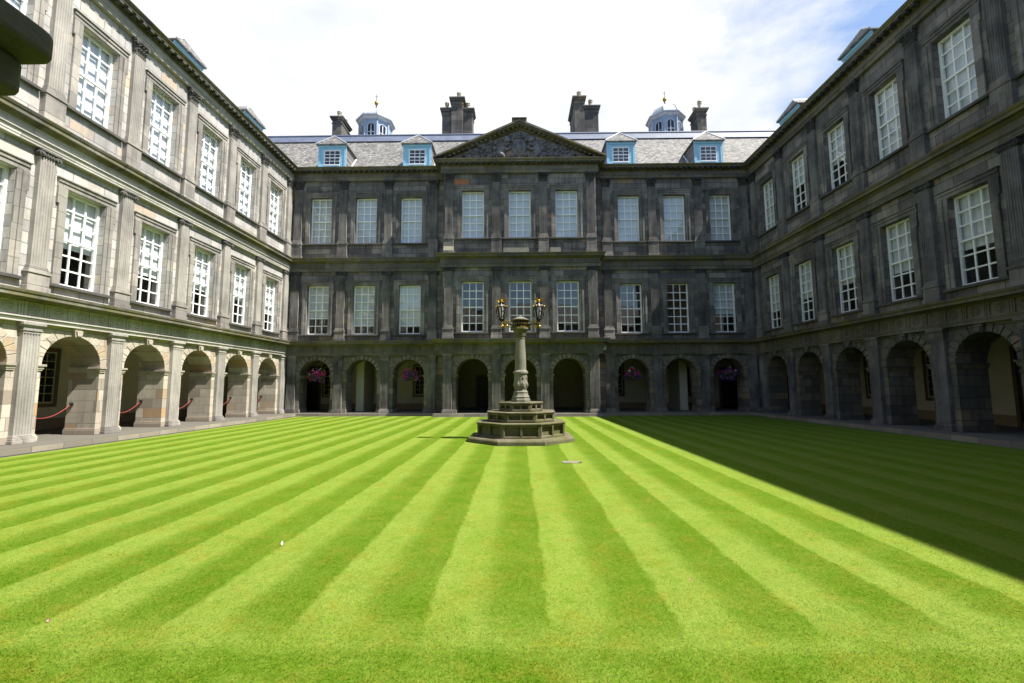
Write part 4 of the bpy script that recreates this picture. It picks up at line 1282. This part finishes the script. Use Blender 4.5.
# ------------------------------------------------------------------ lamp pillar on its stepped octagonal base
def make_pillar():
    root = thing('lamp_pillar', 'stepped octagonal stone pillar with two gilded black lanterns on the lawn', 'lamp pillar', (0.08, 15.25, -.17), 0)
    Z = lambda z: z + .17
    A8 = PI / 8
    circ = lambda a: a / math.cos(A8)
    b = MB(); b.lathe([(circ(1.69), Z(-.17)), (circ(1.69), Z(-.05)), (circ(1.64), Z(.0)), (circ(1.4), Z(.012))], 0, 0, 8, A8)
    bevel(b.build('base_slab', M['fountain'], root, fix=True), .015)
    for (a, z0, z1) in ((1.40, .0, .46), (1.08, .47, .78), (.71, .79, 1.075)):
        t = MB()
        cap = .055
        t.lathe([(circ(a - .10), Z(z0)), (circ(a - .10), Z(z1 - cap))], 0, 0, 8, A8)
        t.lathe([(circ(a + .015), Z(z1 - cap)), (circ(a + .03), Z(z1 - .02)), (circ(a + .02), Z(z1))], 0, 0, 8, A8)
        t.lathe([(circ(a), Z(z0 + .002)), (circ(a), Z(z0 + .075)), (circ(a - .09), Z(z0 + .09))], 0, 0, 8, A8)
        hw = a * math.tan(A8)
        for k in range(8):
            ang = 2 * PI * k / 8
            ax, ay = math.cos(ang), math.sin(ang); tx, ty = -ay, ax
            for s0, s1 in ((-hw + .012, -hw + .085), (-.035, .035), (hw - .085, hw - .012)):
                pts = [(ax * (a - r_) + tx * s, ay * (a - r_) + ty * s, Z(zz)) for zz in (z0 + .07, z1 - cap) for r_, s in ((.11, s0), (.11, s1), (.0, s1), (.0, s0))]
                t.add(pts, [(0, 3, 2, 1), (4, 5, 6, 7), (0, 1, 5, 4), (2, 3, 7, 6), (1, 2, 6, 5), (3, 0, 4, 7)])
            for zz0, zz1 in ((z1 - cap - .045, z1 - cap),):
                pts = [(ax * (a - r_) + tx * s, ay * (a - r_) + ty * s, Z(zz)) for zz in (zz0, zz1) for r_, s in ((.11, -hw + .085), (.11, hw - .085), (.004, hw - .085), (.004, -hw + .085))]
                t.add(pts, [(0, 3, 2, 1), (4, 5, 6, 7), (0, 1, 5, 4), (2, 3, 7, 6), (1, 2, 6, 5), (3, 0, 4, 7)])
        bevel(t.build('panelled_step', M['fountain'], root, fix=False), .012)
    s = MB()
    s.lathe([(.34, Z(1.07)), (.34, Z(1.16)), (.30, Z(1.19)), (.315, Z(1.24)), (.275, Z(1.29)), (.255, Z(1.36)), (.265, Z(1.40)), (.215, Z(1.45)), (.20, Z(1.50))], 0, 0, 8, A8)
    s.lathe([(.20, Z(1.48)), (.225, Z(1.55)), (.232, Z(1.68)), (.218, Z(1.78)), (.212, Z(1.98))], 0, 0, 16)
    for k in range(8):
        a = 2 * PI * (k + .5) / 8
        s.blob(.215 * math.cos(a), .215 * math.sin(a), Z(1.64), .055, .055, .10, 7, 5); s.blob(.21 * math.cos(a), .21 * math.sin(a), Z(1.87), .035, .035, .06, 6, 4)
    s.lathe([(.22, Z(1.98)), (.25, Z(2.02)), (.25, Z(2.07)), (.21, Z(2.11)), (.19, Z(2.14))], 0, 0, 16)
    s.lathe([(.19, Z(2.13)), (.183, Z(2.5)), (.15, Z(3.16)), (.165, Z(3.20)), (.155, Z(3.22))], 0, 0, 20)
    s.build('column', M['shaft'], root, smooth=False)
    c = MB(); c.lathe([(.15, Z(3.20)), (.19, Z(3.27)), (.20, Z(3.32)), (.23, Z(3.43)), (.29, Z(3.50)), (.29, Z(3.55)), (.25, Z(3.56))], 0, 0, 8, A8)
    bevel(c.build('capital', M['fountain'], root), .01)
    dr = MB(); dr.lathe([(.22, Z(3.56)), (.22, Z(3.82))], 0, 0, 8, A8); dr.build('drum', M['black'], root)
    rg = MB()
    for k in range(16):
        a = 2 * PI * k / 16
        rg.blob(.235 * math.cos(a + .2), .235 * math.sin(a + .2), Z(3.69), .035, .035, .05, 6, 4)
    rg.lathe([(.255, Z(3.565)), (.265, Z(3.58)), (.24, Z(3.60))], 0, 0, 16); rg.lathe([(.24, Z(3.785)), (.26, Z(3.80)), (.255, Z(3.82))], 0, 0, 16)
    rg.build('gilt_ring', M['gold'], root, fix=False)
    bl = MB()
    for k in range(16):
        a = 2 * PI * k / 16
        bl.tube([(.25 * math.cos(a), .25 * math.sin(a), Z(3.60)), (.25 * math.cos(a), .25 * math.sin(a), Z(3.785))], .014, 5)
    bl.build('railing', M['black'], root, fix=False)
    cp = MB(); cp.lathe([(.30, Z(3.815)), (.30, Z(3.84)), (.17, Z(3.89)), (.08, Z(3.93)), (.05, Z(3.94)), (.055, Z(3.955)), (.02, Z(3.98))], 0, 0, 16)
    cp.build('cap', M['shaft'], root)
    for sg in (-1, 1):
        a = MB()
        a.tube([(sg * .26, 0, Z(3.60)), (sg * .5, 0, Z(3.585)), (sg * .65, 0, Z(3.62))], .018, 6)
        a.tube([(sg * .26, 0, Z(3.79)), (sg * .5, 0, Z(3.80)), (sg * .65, 0, Z(3.75))], .015, 6)
        for cx_, rr in ((.42, .085), (.58, .08)):
            a.tube([(sg * (cx_ + rr * math.cos(t) * (1 - t / 11)), 0, Z(3.69 + rr * math.sin(t) * (1 - t / 11))) for t in np.linspace(0, 8, 20)], .018, 5)
        for cx_ in (.36, .5, .64): a.blob(sg * cx_, .02, Z(3.69), .035, .03, .05, 6, 4)
        a.blob(sg * .65, 0, Z(3.60), .04, .04, .06, 8, 5)
        a.build('scroll_arm', M['gold'], root, fix=False)
        L = MB(); x = sg * .635
        ring = lambda r, z: [(x + r * math.cos(2 * PI * k / 6 + PI / 6), r * math.sin(2 * PI * k / 6 + PI / 6), Z(z)) for k in range(6)]
        lo, hi = ring(.075, 3.88), ring(.165, 4.28)
        for k in range(6):
            L.tube([lo[k], hi[k]], .014, 5); L.tube([lo[k], lo[(k + 1) % 6]], .016, 5); L.tube([hi[k], hi[(k + 1) % 6]], .02, 5)
        L.lathe([(.03, Z(3.62)), (.04, Z(3.72)), (.02, Z(3.76)), (.05, Z(3.80)), (.08, Z(3.86)), (.075, Z(3.89))], x, 0, 10)
        L.lathe([(.10, Z(4.38)), (.11, Z(4.40)), (.06, Z(4.42))], x, 0, 10)
        lo2 = hi; hi2 = ring(.10, 4.39)
        for k in range(6): L.tube([lo2[k], hi2[k]], .013, 5)
        for k in range(6):                                         # outer scroll brackets
            a_ = 2 * PI * k / 6
            L.tube([(x + r_ * math.cos(a_), r_ * math.sin(a_), Z(z_)) for r_, z_ in ((.07, 3.82), (.14, 3.96), (.175, 4.12), (.19, 4.27))], .012, 5)
        lo_ = L.build('lantern', M['black'], root, fix=False)
        gl = MB(); gl.lathe([(.066, Z(3.89)), (.152, Z(4.275)), (.09, Z(4.38))], x, 0, 6, PI / 6)
        gl.build('lantern_glass', M['lamp_glass'], lo_)
        ml = MB(); ml.lathe([(.02, Z(3.93)), (.045, Z(4.0)), (.06, Z(4.12)), (.045, Z(4.26)), (.015, Z(4.34))], x, 0, 10); ml.build('mantle', M['petal_white'], lo_, smooth=True)
        gd = MB()
        for k in range(6):
            a_ = 2 * PI * k / 6
            gd.blob(x + .185 * math.cos(a_), .185 * math.sin(a_), Z(4.29), .033, .033, .045, 7, 5)
        gd.lathe([(.075, Z(4.405)), (.09, Z(4.42)), (.09, Z(4.44)), (.07, Z(4.45))], x, 0, 12)
        for k in range(6):
            a_ = 2 * PI * k / 6
            gd.tube([(x + .095 * math.cos(a_), .085 * math.sin(a_), Z(4.44)), (x + .13 * math.cos(a_), .13 * math.sin(a_), Z(4.50)), (x + .10 * math.cos(a_), .10 * math.sin(a_), Z(4.55))], .02, 5)
            gd.blob(x + .12 * math.cos(a_), .12 * math.sin(a_), Z(4.55), .026, .028, .035, 6, 4)
        gd.blob(x, 0, Z(4.49), .06, .06, .05, 8, 5)
        gd.build('gilt_crown', M['gold'], lo_, fix=False)
    return root
t = NT('lantern glass')
t.n.remove(t.b)
a_ = t.new('ShaderNodeBsdfTransparent'); b_ = t.new('ShaderNodeBsdfGlossy'); b_.inputs['Roughness'].default_value = .05
x_ = t.new('ShaderNodeMixShader'); x_.inputs[0].default_value = .28
t.link(a_.outputs[0], x_.inputs[1]); t.link(b_.outputs[0], x_.inputs[2]); t.link(x_.outputs[0], t.n['Material Output'].inputs['Surface'])
M['lamp_glass'] = t.m
make_pillar()

# ------------------------------------------------------------------ hanging flower baskets in the arches
def make_basket(seed, label, loc, pinks=150, violets=60, whites=12):
    rd = random.Random(seed)
    root = thing('hanging_basket', label, 'flower basket', loc, 0, 'flower baskets hanging in the arches')
    bk = MB(); bk.lathe([(.06, -.30), (.17, -.24), (.25, -.10), (.28, .02), (.26, .02)], 0, 0, 14); bk.build('basket', M['wicker'], root)
    ch = MB()
    for k in range(3):
        a = 2 * PI * k / 3
        ch.tube([(.27 * math.cos(a), .27 * math.sin(a), .02), (0, 0, .62)], .008, 4)
    ch.tube([(0, 0, .60), (0, 0, .98)], .010, 4)
    ch.build('chain', M['black'], root, fix=False)
    def petals(n, r0, size, zoff, flat):
        mb = MB()
        for _ in range(n):
            th = rd.uniform(0, 2 * PI); ph = math.acos(rd.uniform(-.75, 1))
            rr = rd.uniform(r0, 1.0)
            lump = 1 + .22 * math.sin(3 * th + seed) + .15 * math.sin(5 * ph + seed * 2)
            c = Vector((.50 * lump * rr * math.sin(ph) * math.cos(th), .46 * lump * rr * math.sin(ph) * math.sin(th), .37 * lump * rr * math.cos(ph) + zoff))
            n_ = Vector((rd.gauss(0, 1), rd.gauss(0, 1), rd.gauss(0, 1))).normalized()
            a = n_.orthogonal().normalized(); b = n_.cross(a)
            s = size * rd.uniform(.6, 1.3)
            k = 5 if flat else 4
            if flat:
                pts = [c + (a * math.cos(2 * PI * j / k) + b * math.sin(2 * PI * j / k)) * s + n_ * s * .35 for j in range(k)] + [c]
                mb.add([tuple(p) for p in pts], [(j, (j + 1) % k, k) for j in range(k)])
            else:
                pts = [c - a * s * 1.3, c - b * s * .6, c + a * s * 1.3 + n_ * s * .3, c + b * s * .6]
                mb.add([tuple(p) for p in pts], [(0, 1, 2, 3)])
        return mb
    petals(750, .35, .05, -.05, False).build('foliage', M['leaf'], root, fix=False)
    petals(pinks, .80, .052, .03, True).build('pink_flowers', M['pink'], root, fix=False)
    petals(violets, .85, .05, -.08, True).build('violet_flowers', M['violet'], root, fix=False)
    if whites: petals(whites, .8, .05, .16, True).build('white_flowers', M['petal_white'], root, fix=False)
    return root
BZ = 2.28
make_basket(1, 'pink hanging basket topped with white blooms in the arch nearest the left corner', (CX - 12.82, YB + .35, BZ), 170, 60, 26)
make_basket(2, 'pink and violet hanging basket left of the pedimented centre', (CX - 6.98, YB + .35, BZ), 130, 110, 0)
make_basket(3, 'dark violet hanging basket just right of the pedimented centre', (CX + 6.98, YB + .35, BZ), 70, 110, 8)
make_basket(4, 'shaded hanging basket in the arch nearest the right corner', (CX + 12.86, YB + .35, BZ), 60, 120, 6)
make_basket(5, 'dark leafy hanging basket cut off at the right edge of the photo', (XR + 1.15, 14.10, BZ - .1), 40, 60, 0)

# ------------------------------------------------------------------ red barrier ropes across the left arches
names = ['in the left arch nearest the corner', 'in the second left arch from the corner', 'in the middle of the five left arches', 'in the second nearest left arch, beside the large one', 'in the nearest large left arch']
for n, nm in enumerate(names):
    y = 26.13 - B_SIDE * n
    root = thing('barrier_rope', 'red barrier rope sagging ' + nm, 'barrier rope', (XL - .86, y, 0), R(90), 'red ropes across the left arcade')
    rp = MB()
    rp.tube([(-.93 + 1.86 * t, 0, 1.04 - .42 * (1 - (2 * t - 1) ** 2)) for t in np.linspace(0, 1, 17)], .0105, 6)
    rp.build('rope', M['rope'], root, smooth=True)
    for s in (-1, 1):
        hk = MB(); hk.box(s * .94 - .028, s * .94 + .028, -.05, .05, .99, 1.09); hk.blob(s * .905, 0, 1.04, .03, .03, .03, 8, 5)
        hk.build('hook', M['black'], root, fix=False)

# ------------------------------------------------------------------ small things on the lawn
dc = thing('drain_cover', 'small pale drain cover sunk in the grass right of the pillar', 'drain cover', (1.22, 10.72, -.165))
dc.scale = (.78, .8, .6)
q = MB()
q.box(-.27, .24, -.13, -.08, 0, .028); q.box(-.27, -.22, -.08, .10, 0, .024); q.box(.19, .24, -.08, .10, 0, .024); q.box(-.22, .19, -.08, .10, 0, .016)
q.build('stone_frame', M['lid'], dc)
q = MB(); q.box(-.29, .26, .101, .17, .0, .013); q.box(.242, .30, -.10, .16, 0, .013); q.build('earth_gap', M['hole'], dc)
def petal(name, label, cat, x, y, sx, sz, mat, group=None):
    mb = MB()
    pts = []
    for k in range(7):
        t = k / 6
        w = sx * math.sin(PI * (.08 + .84 * t))
        pts += [(-w, -.3 * sz * t, .012 + sz * t * .8), (0, -.3 * sz * t - .004, .008 + sz * t * .8), (w, -.3 * sz * t, .012 + sz * t * .8)]
    fs = []
    for k in range(6):
        fs += [(3 * k, 3 * k + 1, 3 * k + 4, 3 * k + 3), (3 * k + 1, 3 * k + 2, 3 * k + 5, 3 * k + 4)]
    mb.add(pts, fs)
    o = mb.build(name, mat, None, (x, -y, -.162), fix=False)
    tag(o, label, cat, group)
petal('feather', 'small white feather standing up in the striped grass', 'feather', -2.64, 5.20, .014, .05, M['petal_white'])
petal('fallen_petal', 'tiny pink petal on the grass near the bottom left', 'petal', -3.55, 3.55, .014, .022, M['petal_pink'])
petal('fallen_petal', 'tiny pink petal on the grass right of the middle', 'petal', 1.55, 4.30, .012, .018, M['petal_pink'])
